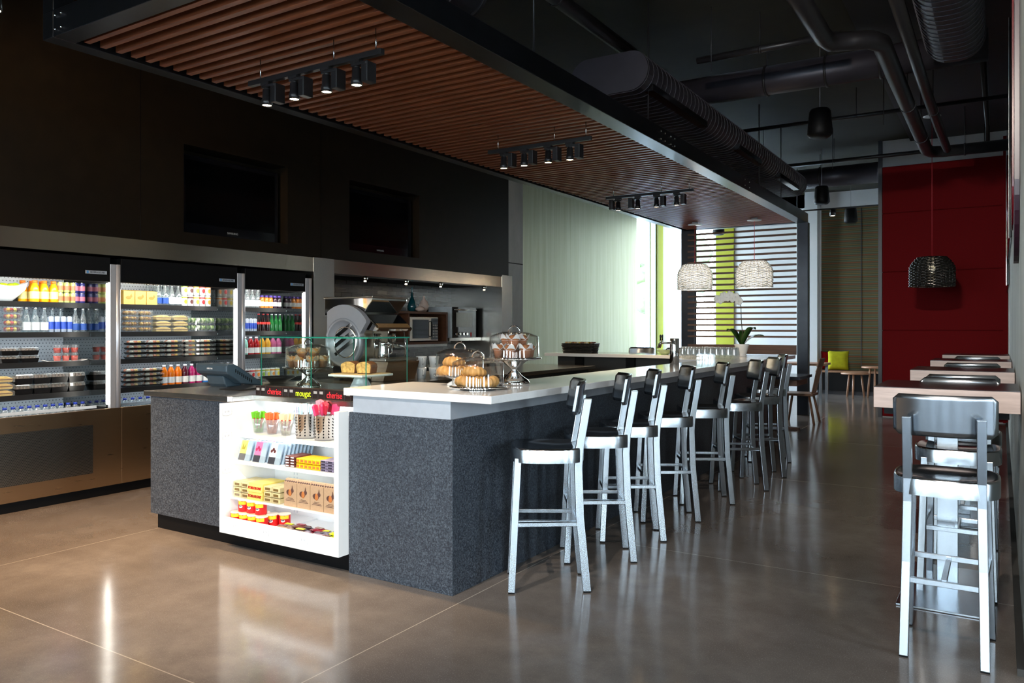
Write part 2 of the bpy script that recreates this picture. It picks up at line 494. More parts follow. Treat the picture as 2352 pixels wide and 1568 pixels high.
M['bottle_glass'] = thin_glass('clear_bottle_glass', (0.80, 0.88, 0.90), 0.03, 0.08, 0.12)
M['side_glass'] = thin_glass('smoked_side_glass', (0.55, 0.62, 0.60), 0.02, 0.16)
M['tumbler'] = thin_glass('tumbler_glass', (0.90, 0.93, 0.95), 0.03, 0.16, 0.14)
M['hidden_tube'] = glow('added_header_tube', (1.0, 0.96, 0.88), 42.0)
M['tube_light'] = glow('fluorescent_tube', (1.0, 0.96, 0.86), 14.0)
M['cool_tube'] = glow('cool_fluorescent_tube', (0.93, 0.97, 1.0), 7.0)
M['halogen'] = glow('halogen_lens', (1.0, 0.74, 0.42), 30.0)
M['bulb'] = glow('warm_bulb', (1.0, 0.80, 0.52), 4.0)
M['wicker_white'] = plain('white_painted_wicker', (0.92, 0.91, 0.90), 0.5, 0, 0.02, 50)
M['wicker_black'] = plain('black_wicker', (0.010, 0.010, 0.009), 0.35, 0, 0.1, 50)
M['duct'] = plain('painted_dark_duct', (0.042, 0.038, 0.048), 0.42, 0.3, 0.1, 5)
M['pipe'] = plain('painted_dark_pipe', (0.020, 0.019, 0.021), 0.38, 0.2, 0.1, 12)
M['cord_red'] = plain('red_cord', (0.45, 0.02, 0.03), 0.6)
M['cord_grey'] = plain('grey_wire', (0.25, 0.25, 0.25), 0.4)
M['croissant'] = plain('croissant_crust', (0.62, 0.33, 0.10), 0.5, 0, 0.35, 14, 0.4, 0, 0.25)
M['muffin'] = plain('muffin_crumb', (0.33, 0.13, 0.05), 0.7, 0, 0.35, 40, 0.3, 0, 0.5)
M['muffin_gold'] = plain('golden_muffin_crumb', (0.55, 0.27, 0.09), 0.7, 0, 0.35, 40, 0.3, 0, 0.5)
M['paper'] = plain('parchment_paper', (0.62, 0.44, 0.29), 0.7)
M['paper_white'] = plain('white_muffin_paper', (0.78, 0.77, 0.75), 0.7)
M['bread'] = plain('cut_loaf_crumb', (0.60, 0.36, 0.12), 0.8, 0, 0.4, 60, 0.2, 0, 0.4)
M['crust'] = plain('loaf_crust', (0.22, 0.08, 0.025), 0.6, 0, 0.3, 20)
M['leaf'] = plain('orchid_leaf', (0.025, 0.075, 0.012), 0.3, 0, 0.2, 6)
M['petal'] = plain('white_petal', (0.85, 0.84, 0.80), 0.6)
M['stem'] = plain('green_brown_stem', (0.06, 0.06, 0.02), 0.6)
M['pos'] = plain('slate_blue_plastic', (0.045, 0.072, 0.095), 0.38, 0, 0.05)
M['teal_glass'] = plain('teal_glazed_glass', (0.004, 0.060, 0.075), 0.06, 0, 0.1, 8, 0.8)
M['blush'] = plain('blush_ceramic', (0.68, 0.50, 0.42), 0.3)
M['outdoor_leaf'] = plain('tree_foliage', (0.16, 0.24, 0.10), 0.8, 0, 0.4, 3)
M['bark'] = plain('tree_bark', (0.10, 0.07, 0.05), 0.9)
M['paving'] = plain('outside_paving', (0.45, 0.45, 0.43), 0.8, 0, 0.1, 1)
def flat(name, r, g, b, rough=0.4, metal=0.0, var=0.05, sc=30):
    k = 'c_' + name
    if k not in M: M[k] = plain(name, S(r, g, b), rough, metal, var, sc)
    return M[k]
# ================================================================== SETTING
def sbox(name, mat, *bs, bevel=0):
    m = MB()
    for b in bs: m.box(*b)
    return struct(m.build(name, mat, bevel=bevel))
sbox('floor', M['floor'], (-7.6, -5.2, -0.1, 5.2, 18.4, 0.0))
sbox('ceiling', M['ceiling'], (-7.6, -5.2, 4.35, 5.2, 18.4, 4.5))
sbox('ceiling_right', M['deck'], (-1.19, 3.0, 4.30, 0.085, 13.5, 4.349))
# left wall: dark laminate panels with two television recesses
m = MB()
XF, XB = -6.36, -6.60
for y0, y1, z0, z1 in ((-5, 4.435, 2.175, 4.35), (5.665, 6.58, 2.175, 4.35), (7.855, 10.0, 2.175, 4.35),
                       (4.435, 5.665, 2.175, 2.29), (4.435, 5.665, 3.10, 4.35), (6.58, 7.855, 2.175, 2.305), (6.58, 7.855, 3.115, 4.35),
                       (-5, 2.50, 0, 2.175)):
    m.box(XB, y0, z0, XF, y1, z1)
m.box(XB-0.02, -5, 2.175, XB, 10.0, 4.35)
struct(m.build('wall_left', M['darkwall']))
for i, y in enumerate((4.008, 6.137)):
    sbox('trim_%d' % (i+1), M['black_gloss'], (XF-0.001, y-0.002, 2.18, XF+0.0015, y+0.002, 4.34))
sbox('trim_3', M['steelY'], (XF-0.22, 2.5, 2.02, XF+0.006, 6.02, 2.175))
sbox('trim_4', M['steelY'], (XF-0.22, 6.33, 2.02, XF+0.006, 9.80, 2.175))
sbox('trim_5', M['steel'], (-7.3, 6.02, 0, XF+0.010, 6.33, 2.178))
sbox('trim_6', M['steel'], (XF-0.03, 9.80, 0, XF+0.012, 10.09, 2.20))
sbox('wall_kitchen_back', M['brick'], (-7.45, 6.30, 0, -7.30, 10.0, 2.3))
sbox('wall_kitchen_side', M['steel'], (-7.3, 9.80, 0, XF-0.031, 9.9, 2.05))
sbox('wall_cooler_back', M['black'], (-7.45, 2.3, 0, -7.30, 6.30, 2.3))
sbox('wall_cooler_side', M['black'], (-7.3, 2.40, 0, -6.601, 2.5, 2.3))
sbox('ceiling_alcove', M['black'], (-7.3, 2.5, 2.03, XF-0.221, 6.02, 2.12), (-7.3, 6.33, 2.03, XF-0.221, 9.8, 2.12))
sbox('wall_left_concrete', M['concrete'], (-7.45, 10.0, 0, XF, 10.42, 4.35))
sbox('wall_left_lime', M['limewash'], (-6.60, 10.42, 0, XF-0.02, 14.98, 4.35))
sbox('wall_left_window_band', M['white_wall'], (-6.60, 14.98, 0, XF-0.02, 18.0, 0.35), (-6.60, 14.98, 4.05, XF-0.02, 18.0, 4.35))
sbox('trim_7', M['lime'], (-6.60, 16.20, 0.35, -6.28, 16.67, 4.05))
def window(n, x0, y0, z0, x1, y1, z1, ax, mat=None, mull=()):
    mat = mat or flat('white_window_frame', 205, 215, 225, 0.4)
    m = MB(); w = 0.05
    if ax == 'Y':
        for a, b_ in ((y0, y0+w), (y1-w, y1)): m.box(x0, a, z0, x1, b_, z1)
        m.box(x0, y0, z0, x1, y1, z0+w); m.box(x0, y0, z1-w, x1, y1, z1)
        for q in mull: m.box(x0, q-w/2, z0, x1, q+w/2, z1)
        xm = (x0+x1)/2
        g = MB().box(xm-0.004, y0+w, z0+w, xm+0.004, y1-w, z1-w)
    else:
        for a, b_ in ((x0, x0+w), (x1-w, x1)): m.box(a, y0, z0, b_, y1, z1)
        m.box(x0, y0, z0, x1, y1, z0+w); m.box(x0, y0, z1-w, x1, y1, z1)
        for q in mull: m.box(q-w/2, y0, z0, q+w/2, y1, z1)
        ym = (y0+y1)/2
        g = MB().box(x0+w, ym-0.004, z0+w, x1-w, ym+0.004, z1-w)
    o = struct(m.build('window_%d' % n, mat))
    g.build('glass_pane', M['glass'], o)
    return o
window(1, -6.54, 14.98, 0.35, -6.44, 16.20, 4.05, 'Y', mull=(15.85,))
window(2, -6.54, 16.67, 0.35, -6.44, 18.0, 4.05, 'Y')
# back wall
sbox('wall_back', M['white_wall'], (-5.24, 18.0, 0, -3.33, 18.2, 4.35), (-6.6, 18.0, 0, -5.24, 18.2, 0.35), (-6.6, 18.0, 4.05, -3.33, 18.2, 4.35),
     (-3.33, 18.0, 4.0, 0.3, 18.2, 4.35), (-3.62, 17.70, 0, -3.36, 18.0, 4.35))
sbox('trim_8', M['lime'], (-5.66, 17.96, 0.35, -5.24, 18.2, 4.05))
window(3, -6.58, 18.0, 0.35, -5.66, 18.1, 4.05, 'X')
sbox('wall_back_textile', M['textile'], (-3.33, 18.0, 0, 0.3, 18.15, 4.0))
sbox('trim_9', flat('dark_slate', 45, 48, 55), (-2.535, 17.985, 0.5, -2.52, 17.999, 4.0))
# right wall, red felt cross wall
sbox('wall_right', M['concrete_right'], (0.085, 3.75, 0, 0.30, 13.5, 4.35))
sbox('baseboard_right', flat('crumbling_grout', 60, 58, 55, 0.9), (0.055, 3.75, 0, 0.0849, 13.4, 0.03))
m = MB(); m.box(-1.585, 13.5, 0, 0.30, 13.72, 4.35); struct(m.build('wall_red', M['white_wall']))
m = MB(); m.box(-1.58, 13.475, 0.02, 0.0844, 13.4985, 3.925)
for z0, z1 in ((0.02, 1.362), (1.370, 2.275), (2.283, 3.196), (3.204, 3.93)): m.box(-1.583, 13.45, z0, 0.0845, 13.4749, z1)
struct(m.build('wall_red_felt', M['red_felt'], bevel=0.008))
sbox('trim_10', flat('dark_slate', 30, 33, 42), (-1.64, 13.44, 0, -1.586, 13.72, 4.35))
sbox('trim_11', M['red_felt'], (0.025, 13.39, 0.02, 0.0845, 13.4495, 4.2))
sbox('wall_far_right', M['white_wall'], (0.086, 13.73, 0, 0.30, 18.0, 4.35))
# room behind and beside the camera, with the shop windows
def solid_between(lo, hi, opens):
    out = []; p = lo
    for a, b in opens:
        out.append((p, a)); p = b
    return out + [(p, hi)]
sbox('wall_front', M['brown_wall'], (-6.6, -5.2, 0, 5.2, -5.0, 0.15), (-6.6, -5.2, 3.65, 5.2, -5.0, 4.35), *[(a, -5.2, 0.15, b, -5.0, 3.65) for a, b in solid_between(-6.6, 5.2, FRONT_OPEN)])
for i, (a, b) in enumerate(FRONT_OPEN): window(4+i, a, -5.15, 0.15, b, -5.05, 3.65, 'X', M['black'])
sbox('wall_east', M['brown_wall'], (5.0, -5.0, 0, 5.2, 3.75, 0.15), (5.0, -5.0, 3.65, 5.2, 3.75, 4.35), *[(5.0, a, 0.15, 5.2, b, 3.65) for a, b in solid_between(-5.0, 3.75, EAST_OPEN)])
for i, (a, b) in enumerate(EAST_OPEN): window(9+i, 5.05, a, 0.15, 5.15, b, 3.65, 'Y', M['black'])
sbox('wall_north_east', M['brown_wall'], (0.301, 3.75, 0, 5.2, 3.95, 4.35))
sbox('ground', M['paving'], (-60, -60, -0.3, 60, 60, -0.12))

# trees beyond the windows
def tree(x, y, s, seed, label):
    t = thing('street_tree', label, 'tree', (x, y, -0.12), 0, 'trees outside the far windows')
    m = MB(); m.tube([(0,0,0),(0.05,0,1.2*s),(0,0.05,2.2*s)], 0.1, 10, rs=[0.13*s, 0.1*s, 0.07*s]); m.build('trunk', M['bark'], t)
    rnd = random.Random(seed); m = MB()
    for k in range(14):
        a = rnd.uniform(0, 6.28); r = rnd.uniform(0.1, 0.9)*s
        m.blob((r*math.cos(a), r*math.sin(a), rnd.uniform(1.7, 3.6)*s), 0.55*s, 0.55*s, 0.45*s, 0, 0.16, 14, 9, seed*20+k)
    m.build('crown', M['outdoor_leaf'], t)
tree(-12.5, 33, 1.5, 1, 'green tree outside seen between the far windows and slats')
tree(-19.5, 31.0, 1.6, 2, 'green tree outside seen through the narrow far left window')
tree(-9.6, 36.0, 1.5, 3, 'green tree outside behind the left part of the slatted screen')

# ================================================================== CANOPY
t = thing('slatted_ceiling_canopy', 'long canopy of reddish wood slats in a black steel frame over the bar', 'canopy', (0, 0, 0))
def beam(name, *b):
    return MB().box(*b).build(name, M['beam'], t, 0.004)
rb = beam('side_beam', -2.81, 2.53, 3.10, -2.645, 13.2, 3.256)
lb = beam('side_beam', -4.78, 2.40, 3.10, -4.665, 13.2, 3.256)
fb = beam('end_beam', -4.664, 2.40, 3.10, -2.645, 2.529, 3.256)
beam('end_beam', -4.664, 13.08, 3.10, -2.811, 13.2, 3.256)
beam('corner_post', -4.78, 2.40, 3.2565, -4.664, 2.52, 4.349)
beam('corner_post', -2.765, 2.40, 3.2565, -2.646, 2.52, 4.349)
beam('post', -2.79, 13.06, 0.0, -2.62, 13.20, 3.0995)
beam('post', -4.73, 13.06, 0.0, -4.50, 13.20, 3.0995)
def bolt(parent, x, y, z, ax):
    m = MB()
    if ax == 'Y': T = lambda p: Vector((x + p.x, y - p.z, z + p.y))
    else: T = lambda p: Vector((x + p.z, y + p.x, z + p.y))
    m.cyl((0,0,0), 0.011, 0.008, 6, T=T, sm=False); m.cyl((0,0,0.008), 0.006, 0.006, 8, T=T)
    m.build('bolt', M['chrome'], parent)
for x in (-4.63, -4.565):
    for z in (3.135, 3.215): bolt(fb, x, 2.399, z, 'Y')
for y in (6.75, 6.85, 7.0, 7.1):
    for z in (3.14, 3.21): bolt(rb, -2.644, y, z, 'X')
for y in (9.5, 9.7):
    for z in (3.14, 3.21): bolt(rb, -2.644, y, z, 'X')
sl = None
ns = 107
y0 = 2.575
me_src = MB().box(-4.625, -0.019, 0, -2.812, 0.019, 0.07)
slat0 = me_src.build('slat', M['slat_wood'], t, 0.002)
slat0.location = (0, y0, 3.108)
rest = MB()
for i in range(1, ns):
    y = y0 + i*0.0985
    if i < 100:
        c = slat0.copy(); C.objects.link(c); c.location = (0, y, 3.108)
    else: rest.box(-4.625, y-0.019, 3.108, -2.812, y+0.019, 3.178)
tag(rest.build('slat_rest', M['slat_wood'], t), kind='stuff')
m = MB()
for x in (-4.2, -3.72, -3.25): m.box(x-0.03, 2.54, 3.179, x+0.03, 13.07, 3.215)
m.build('batten', M['black'], t)

# hangers of the canopy
for i, (x, y) in enumerate(((-2.70, 6.6), (-2.70, 10.4), (-2.70, 11.6), (-2.72, 4.6), (-2.45, 8.6))):
    if i == 4: continue
    tag(MB().rod((x, y, 3.257), (x, y, 4.349), 0.007).build('hanger_rod', M['pipe']),
        ['thin black hanger rod above the canopy beam, beside the flat duct end', 'thin black hanger rod above the canopy beam, third from the front',
         'thin black hanger rod above the canopy beam, nearest the far end', 'thin black hanger rod above the canopy beam, nearest the front'][i], 'rod', 'canopy hangers')

# slatted screen at the far end
t = thing('slatted_screen', 'screen of thin horizontal dark wood slats between the canopy posts', 'screen', (0, 0, 0))
for k in range(19):
    z = 3.014 - 0.0975*k
    MB().box(-4.60, 13.02, z-0.016, -2.792, 13.058, z+0.016).build('slat', M['walnut'], t)
MB().box(-4.60, 13.02, 0.97, -2.792, 13.055, 1.125).build('bottom_board', M['walnut'], t)

# ================================================================== BAR
t = thing('bar_counter', 'charcoal speckled bar base with a steel band under the white top', 'counter', (0,0,0))
m = MB(); m.prism([(-3.175, 3.28), (-2.435, 3.28), (-2.435, 10.05), (-2.66, 10.05), (-2.66, 3.86), (-3.175, 3.86)], 0.0, 0.925)
m.build('base_panel', M['laminate'], t, 0.002)
m = MB(); m.prism([(-3.145, 3.284), (-2.45, 3.284), (-2.45, 10.04), (-2.655, 10.04), (-2.655, 3.85), (-3.145, 3.85)], 0.9255, 1.0215)
m.build('steel_band', plain('blue_grey_steel_band', (0.52, 0.56, 0.62), 0.42, 0.45, 0.03), t)
t = thing('bar_worktop', 'long white quartz bar top turning into the far return', 'countertop', (0,0,0))
m = MB(); m.prism([(-3.20, 3.262), (-2.178, 3.262), (-2.178, 10.12), (-5.30, 10.0), (-5.30, 9.25), (-3.05, 9.25), (-3.05, 8.22), (-2.70, 8.22), (-2.70, 3.884), (-3.20, 3.884)], 1.022, 1.063)
o = m.build('worktop', M['white_quartz'], t, 0.003)
t2 = thing('return_counter', 'dark base with brackets under the far return of the bar', 'counter', (0,0,0))
MB().box(-5.20, 9.45, 0, -2.67, 9.95, 1.021).build('panel', flat('charcoal_panel', 42, 43, 42, 0.5), t2)
MB().box(-3.0, 8.32, 0.0, -2.67, 9.44, 1.021).build('panel', flat('charcoal_panel', 42, 43, 42, 0.5), t2)
for x in (-4.85, -4.1, -3.5): MB().box(x-0.06, 9.40, 0.88, x+0.06, 9.449, 1.021).build('bracket', M['black'], t2)

t = thing('cash_counter', 'charcoal speckled counter base with black toe kick left of the white display', 'counter', (0,0,0))
m = MB(); m.box(-5.08, 3.28, 0.105, -4.225, 4.45, 0.927); m.box(-4.225, 3.66, 0.105, -3.18, 4.45, 0.927)
m.build('base_panel', M['laminate'], t, 0.002)
MB().box(-5.04, 3.31, 0, -3.18, 4.4, 0.104).build('toe_kick', M['black'], t)
t = thing('steel_worktop', 'stainless steel worktop with notched front edge under the register', 'countertop', (0,0,0))
m = MB(); m.prism([(-5.15, 3.27), (-4.235, 3.27), (-4.21, 3.29), (-4.21, 3.45), (-3.205, 3.45), (-3.205, 4.5), (-5.15, 4.5)], 0.928, 0.963)
m.build('worktop', M['steel'], t, 0.003)

# back counter along the kitchen (behind the bar)
t = thing('back_work_counter', 'dark work counter with steel top and drawers behind the bar', 'counter', (0,0,0))
MB().box(-5.45, 4.95, 0.88, -4.43, 9.05, 0.92).build('worktop', M['steelY'], t, 0.003)
MB().box(-5.40, 5.0, 0, -4.50, 9.0, 0.879).build('body', flat('charcoal_panel', 42, 43, 42, 0.5), t)
for i in range(4):
    y = 5.1 + i*0.97
    d = MB().box(-4.499, y, 0.52, -4.475, y+0.92, 0.84).build('drawer', M['black_soft'], t, 0.004)
    MB().box(-4.474, y+0.38, 0.70, -4.455, y+0.54, 0.73).build('handle', M['steel'], d)
# small prep counter behind the register side
t = thing('kitchen_counter', 'steel topped kitchen counter below the brick wall shelf', 'counter', (0,0,0))
MB().box(-7.29, 6.34, 0.87, -6.55, 9.79, 0.91).build('worktop', M['steelY'], t, 0.003)
MB().box(-7.25, 6.36, 0, -6.60, 9.77, 0.869).build('body', flat('charcoal_panel', 42, 43, 42, 0.5), t)

# ================================================================== BAR STOOLS
def make_stool():
    t = thing('bar_stool', '', 'bar stool')
    A = M['alu']
    # local: front is -Y, back is +Y
    m = MB()
    n = 40; pts = []
    for i in range(n):                                       # rounded D outline
        a = 2*PI*i/n
        x = 0.205*math.copysign(abs(math.cos(a))**0.62, math.cos(a)); y = 0.20*math.copysign(abs(math.sin(a))**0.62, math.sin(a))
        pts.append((x, y))
    rings = [(1.0, 0.692), (1.0, 0.760), (0.985, 0.768), (0.93, 0.768), (0.75, 0.757), (0.4, 0.750), (0.0, 0.748)]
    vs = []; fs = []
    for k, z in rings[:-1]:
        for p in pts: vs.append((p[0]*k, p[1]*k, z))
    vs.append((0, 0, 0.748))
    m.add(vs[:2*n], [(i, (i+1)%n, n+(i+1)%n, n+i) for i in range(n)], 0, True)
    fs = []
    for r in range(0, 4):
        for i in range(n): fs.append((r*n+i, r*n+(i+1)%n, (r+1)*n+(i+1)%n, (r+1)*n+i))
    for i in range(n): fs.append((4*n+i, 4*n+(i+1)%n, 5*n))
    m.add(vs[n:], fs, 1, True)
    inner = [(p[0]*0.97, p[1]*0.97, 0.692) for p in pts] + [(p[0]*0.97, p[1]*0.97, 0.735) for p in pts]
    m.add(inner, [(i, (i+1)%n, n+(i+1)%n, n+i) for i in range(n)] + [tuple(range(n, 2*n))], 0, False)
    m.build('seat', [A, M['seat_alu']], t)
    lw = 0.036
    for sx in (-1, 1):
        o = MB().bar((sx*0.168, -0.198, 0.006), (sx*0.148, -0.162, 0.715), lw, lw).build('leg', A, t, 0.003)
        MB().bar((sx*0.168, -0.198, 0.0), (sx*0.168, -0.198, 0.006), lw*0.94, lw*0.94).build('foot_pad', M['black'], o)
    prof = [(0.205, 0.006), (0.168, 0.40), (0.160, 0.66), (0.166, 0.76), (0.190, 0.90), (0.212, 1.03)]
    for sx in (-1, 1):
        m = MB(); vs = []
        for i, (y, z) in enumerate(prof):
            xx = sx*(0.150 - 0.012*min(1, z/0.7))
            w = lw/2; tt = 0.021
            vs += [(xx-w, y-tt, z), (xx+w, y-tt, z), (xx+w, y+tt, z), (xx-w, y+tt, z)]
        fs = [(0,3,2,1)] + [(4*(len(prof)-1)+q) for q in ()]
        for i in range(len(prof)-1):
            b = 4*i
            for q in range(4): fs.append((b+q, b+(q+1)%4, b+4+(q+1)%4, b+4+q))
        e_ = 4*(len(prof)-1); fs.append((e_, e_+1, e_+2, e_+3))
        m.add(vs, fs)
        o = m.build('leg', A, t, 0.003)
        MB().box(sx*0.150-0.017, 0.186, 0.0, sx*0.150+0.017, 0.224, 0.006).build('foot_pad', M['black'], o)
    # curved back panel
    m = MB(); nx, nz = 20, 8; W2 = 0.197; z0, z1 = 0.945, 1.125; th = 0.007
    def bp(u, v, off):
        x = (u*2-1)*W2; z = z0 + v*(z1-z0)
        rc = 0.024
        dx = max(0, abs(x) - (W2-rc)); vz = max(0, max(z - (z1-rc), (z0+rc) - z))
        lim = math.sqrt(max(0, rc*rc - vz*vz))
        if vz > 0 and abs(x) > W2-rc+lim: x = math.copysign(W2-rc+lim, x)
        y = 0.222 - 0.052*(x/W2)**2 + (z-z0)*0.17 - 0.020
        return (x, y - 0.035 + off + 0.012, z)
    fr = [bp(i/nx, j/nz, -th) for j in range(nz+1) for i in range(nx+1)]
    bk = [bp(i/nx, j/nz, th) for j in range(nz+1) for i in range(nx+1)]
    N = len(fr); q = lambda i, j: j*(nx+1)+i
    fs = []
    for j in range(nz):
        for i in range(nx):
            fs.append((q(i,j), q(i+1,j), q(i+1,j+1), q(i,j+1)))
            fs.append((N+q(i,j), N+q(i,j+1), N+q(i+1,j+1), N+q(i+1,j)))
    m.add(fr+bk, fs, 0, True)
    ed = []
    for i in range(nx): ed += [(q(i,0), N+q(i,0), N+q(i+1,0), q(i+1,0)), (q(i,nz), q(i+1,nz), N+q(i+1,nz), N+q(i,nz))]
    for j in range(nz): ed += [(q(0,j), q(0,j+1), N+q(0,j+1), N+q(0,j)), (q(nx,j), N+q(nx,j), N+q(nx,j+1), q(nx,j+1))]
    m.add(fr+bk, ed, 0, False)
    m.build('backrest', A, t)
    for sx in (-1, 1):
        MB().bar((sx*0.159, -0.165, 0.362), (sx*0.149, 0.155, 0.362), 0.022, 0.022, side=(0,0,1)).build('stretcher', A, t, 0.002)
    MB().bar((0, -0.17, 0.338), (0, 0.168, 0.332), 0.020, 0.022, side=(0,0,1)).build('stretcher', A, t, 0.002)
    MB().bar((-0.140, -0.182, 0.345), (0.140, -0.182, 0.345), 0.024, 0.020, side=(0,0,1)).build('foot_rail', A, t, 0.002)
    MB().bar((-0.128, 0.178, 0.325), (0.128, 0.178, 0.325), 0.024, 0.020, side=(0,0,1)).build('foot_rail', A, t, 0.002)
    return t
stool0 = make_stool()
ordn = ['first', 'second', 'third', 'fourth', 'fifth', 'sixth', 'seventh', 'eighth', 'ninth', 'tenth', 'eleventh', 'twelfth']
stools = []
for k, (x, y, ang) in enumerate(((-2.126, 3.737, -147), (-2.122, 4.353, -147), (-2.136, 4.886, -149), (-2.115, 5.507, -148), (-2.066, 6.205, -151),
                                 (-1.969, 6.870, -149.5), (-1.98, 7.56, -149), (-2.12, 8.47, -157))):
    rz = math.radians(ang) + PI/2                       # local -Y points along ang
    lab = 'brushed aluminium bar stool turned to the bar, %s from the front' % ordn[k]
    if k == 0: lab = 'brushed aluminium bar stool at the near corner of the bar, frontmost'
    if k == 7: lab = 'brushed aluminium bar stool furthest down the bar, near the dark table'
    if k == 0:
        stool0.location = (x, y, 0); stool0.rotation_euler.z = rz; stool0['label'] = lab; stool0['group'] = 'bar stools along the bar'
    else: dup(stool0, (x, y, 0), rz, lab, 'bar stools along the bar')
for x, y, rz, lab in ((-0.205, 3.93, PI, 'aluminium bar stool at the right wall seen from behind, nearest the camera'),
                      (-0.20, 4.88, 0, 'aluminium bar stool tucked under the nearest wall table, facing the camera'),
                      (-0.20, 5.60, PI, 'aluminium bar stool between the first and second wall tables'),
                      (-0.20, 7.43, PI, 'aluminium bar stool between the second and third wall tables'),
                      (-0.20, 9.10, PI, 'aluminium bar stool between the third and last wall tables'),
                      (-4.42, 10.40, 0, 'aluminium bar stool behind the far bar return, beside the lime wall'),
                      (-3.85, 10.40, 0, 'aluminium bar stool behind the far bar return, beside the tap tower')):
    dup(stool0, (x, y, 0), rz, lab, 'bar stools at the wall tables' if x > -1 else 'bar stools behind the return')

# ================================================================== WALL TABLES
def wall_table(y, dpt, lab):
    t = thing('wall_table', lab, 'table', (-0.245, y, 0), 0, 'high tables along the right wall')
    x0, x1 = -0.325, 0.325
    MB().box(x0, 0, 0.99, x1, dpt, 1.096).build('table_edge', M['pale_wood'], t, 0.002)
    MB().box(x0+0.001, 0.001, 1.0965, x1-0.001, dpt-0.001, 1.10).build('table_top', M['table_top'], t)
    MB().box(-0.28, 0.05, 0.955, 0.28, dpt-0.05, 0.989).build('under_frame', M['black'], t)
    MB().box(-0.05, dpt/2-0.01, 0.012, 0.05, dpt/2+0.01, 0.954).build('pedestal', M['alu'], t, 0.002)
    MB().box(-0.21, dpt/2-0.42, 0.0, 0.21, dpt/2+0.42, 0.0115).build('base_plate', M['alu'], t, 0.003)
wall_table(4.49, 0.62, 'high table with pale wood edge at the right wall, nearest the camera')
wall_table(6.43, 0.62, 'high table with pale wood edge at the right wall, second nearest')
wall_table(8.37, 0.62, 'high table with pale wood edge at the right wall, second farthest')
wall_table(10.15, 0.62, 'high table with pale wood edge at the right wall, farthest by the red wall')

FE = 260
# ================================================================== TRACK LIGHTS
def spot_lamp(parent, loc, e=45, size=62, rot=(0,0,0), col=(1.0, 0.72, 0.42)):
    l = bpy.data.lights.new('lamp', 'SPOT'); l.energy = e; l.color = col; l.spot_size = math.radians(size)
    l.spot_blend = 0.8; l.shadow_soft_size = 0.03
    o = bpy.data.objects.new('lamp', l); C.objects.link(o); o.parent = parent; o.location = loc; o.rotation_euler = rot
    return o
def make_head(parent, x, y, side=1, tilt=0.0, e=45):
    # x,y: lens position in world, lens bottom z 2.815
    h = MB()
    h.cyl((x, y, 2.895), 0.020, 0.055, 12)
    h.box(x-0.036, y-0.02, 2.945, x+0.036, y+0.02, 2.962)
    h.build('stem', M['black_soft'], parent)
    b = MB(); b.box(x+0.050, y-0.018, 2.828, x+0.098, y+0.062, 2.945) if side > 0 else b.box(x-0.098, y-0.062, 2.828, x-0.050, y+0.018, 2.945)
    b.box(x-0.03 if side > 0 else x-0.09, y-0.02, 2.927, x+0.09 if side > 0 else x+0.03, y+0.02, 2.945)
    bo = b.build('head_housing', M['black_soft'], parent, 0.004)
    c = MB(); c.lathe([(0.018, 0.105), (0.026, 0.10), (0.028, 0.04), (0.033, 0.035), (0.034, 0.0), (0.030, 0.0), (0.029, 0.03), (0.0, 0.03)], 20, (x, y, 2.817))
    co = c.build('spot_barrel', M['black_soft'], parent)
    MB().cyl((x, y, 2.822), 0.029, 0.004, 20).build('lens', M['halogen'], co)
    spot_lamp(parent, (x, y, 2.812), e, 70, (0, 0, 0))
for ti, (Y, xs, lab) in enumerate(((3.343, (-3.944, -3.694, -3.417, -3.174), 'track with four spotlights under the slats, nearest'),
                                   (5.784, (-3.729, -3.517, -3.277, -3.067), 'track with four spotlights under the slats, middle'),
                                   (8.589, (-3.898, -3.646, -3.411, -3.166), 'track with four spotlights under the slats, farthest'))):
    t = thing('track_light', 'black ' + lab, 'track light', (0,0,0), 0, 'track lights under the canopy')
    x0, x1 = min(xs)-0.16, max(xs)+0.20
    MB().box(x0, Y-0.017, 2.962, x1, Y+0.017, 2.995).build('track', M['black_soft'], t, 0.002)
    for x in (xs[0]-0.06, xs[2]+0.06, x1-0.05):
        m = MB(); m.rod((x, Y, 2.996), (x, Y, 3.12), 0.004); m.cyl((x, Y, 3.04), 0.007, 0.006, 8); m.build('hanger', M['chrome'], t)
    for i, x in enumerate(xs):
        side = -1 if (ti == 2 and i < 2) else 1
        make_head(t, x, Y, side, e=60)

# front track spotlights above and behind the camera, aimed at the counter and coolers
def front_track(name_lab, x0, x1, y, heads):
    t = thing('track_light', name_lab, 'track light', (0,0,0), 0, 'track lights over the shop front')
    MB().box(x0, y-0.017, 3.90, x1, y+0.017, 3.933).build('track', M['black_soft'], t)
    for x in (x0+0.05, x1-0.05): MB().rod((x, y, 3.934), (x, y, 4.349), 0.005).build('hanger', M['pipe'], t)
    for x, tx, ty, tz, e, colr in heads:
        d = Vector((tx-x, ty-y, tz-3.8)); q = d.to_track_quat('-Z', 'Y')
        m = MB(); T = lambda p: Vector((x, y, 3.80)) + q @ Vector((p.x, p.y, p.z))
        m.lathe([(0, 0.10), (0.045, 0.10), (0.05, -0.06), (0.044, -0.06), (0.042, -0.01), (0, -0.01)], 18, T=T); m.rod((x, y, 3.82), (x, y, 3.90), 0.012)
        b = m.build('spot_barrel', M['black_soft'], t)
        MB().cyl((0,0,-0.016), 0.040, 0.004, 18, T=T).build('lens', M['halogen'], b)
        o = spot_lamp(t, (0,0,0), e, 50, (0,0,0), colr); o.location = Vector((x, y, 3.80)) + q @ Vector((0, 0, -0.07)); o.rotation_euler = q.to_euler()
WARM, NEUT = (1.0, 0.62, 0.32), (1.0, 0.90, 0.80)
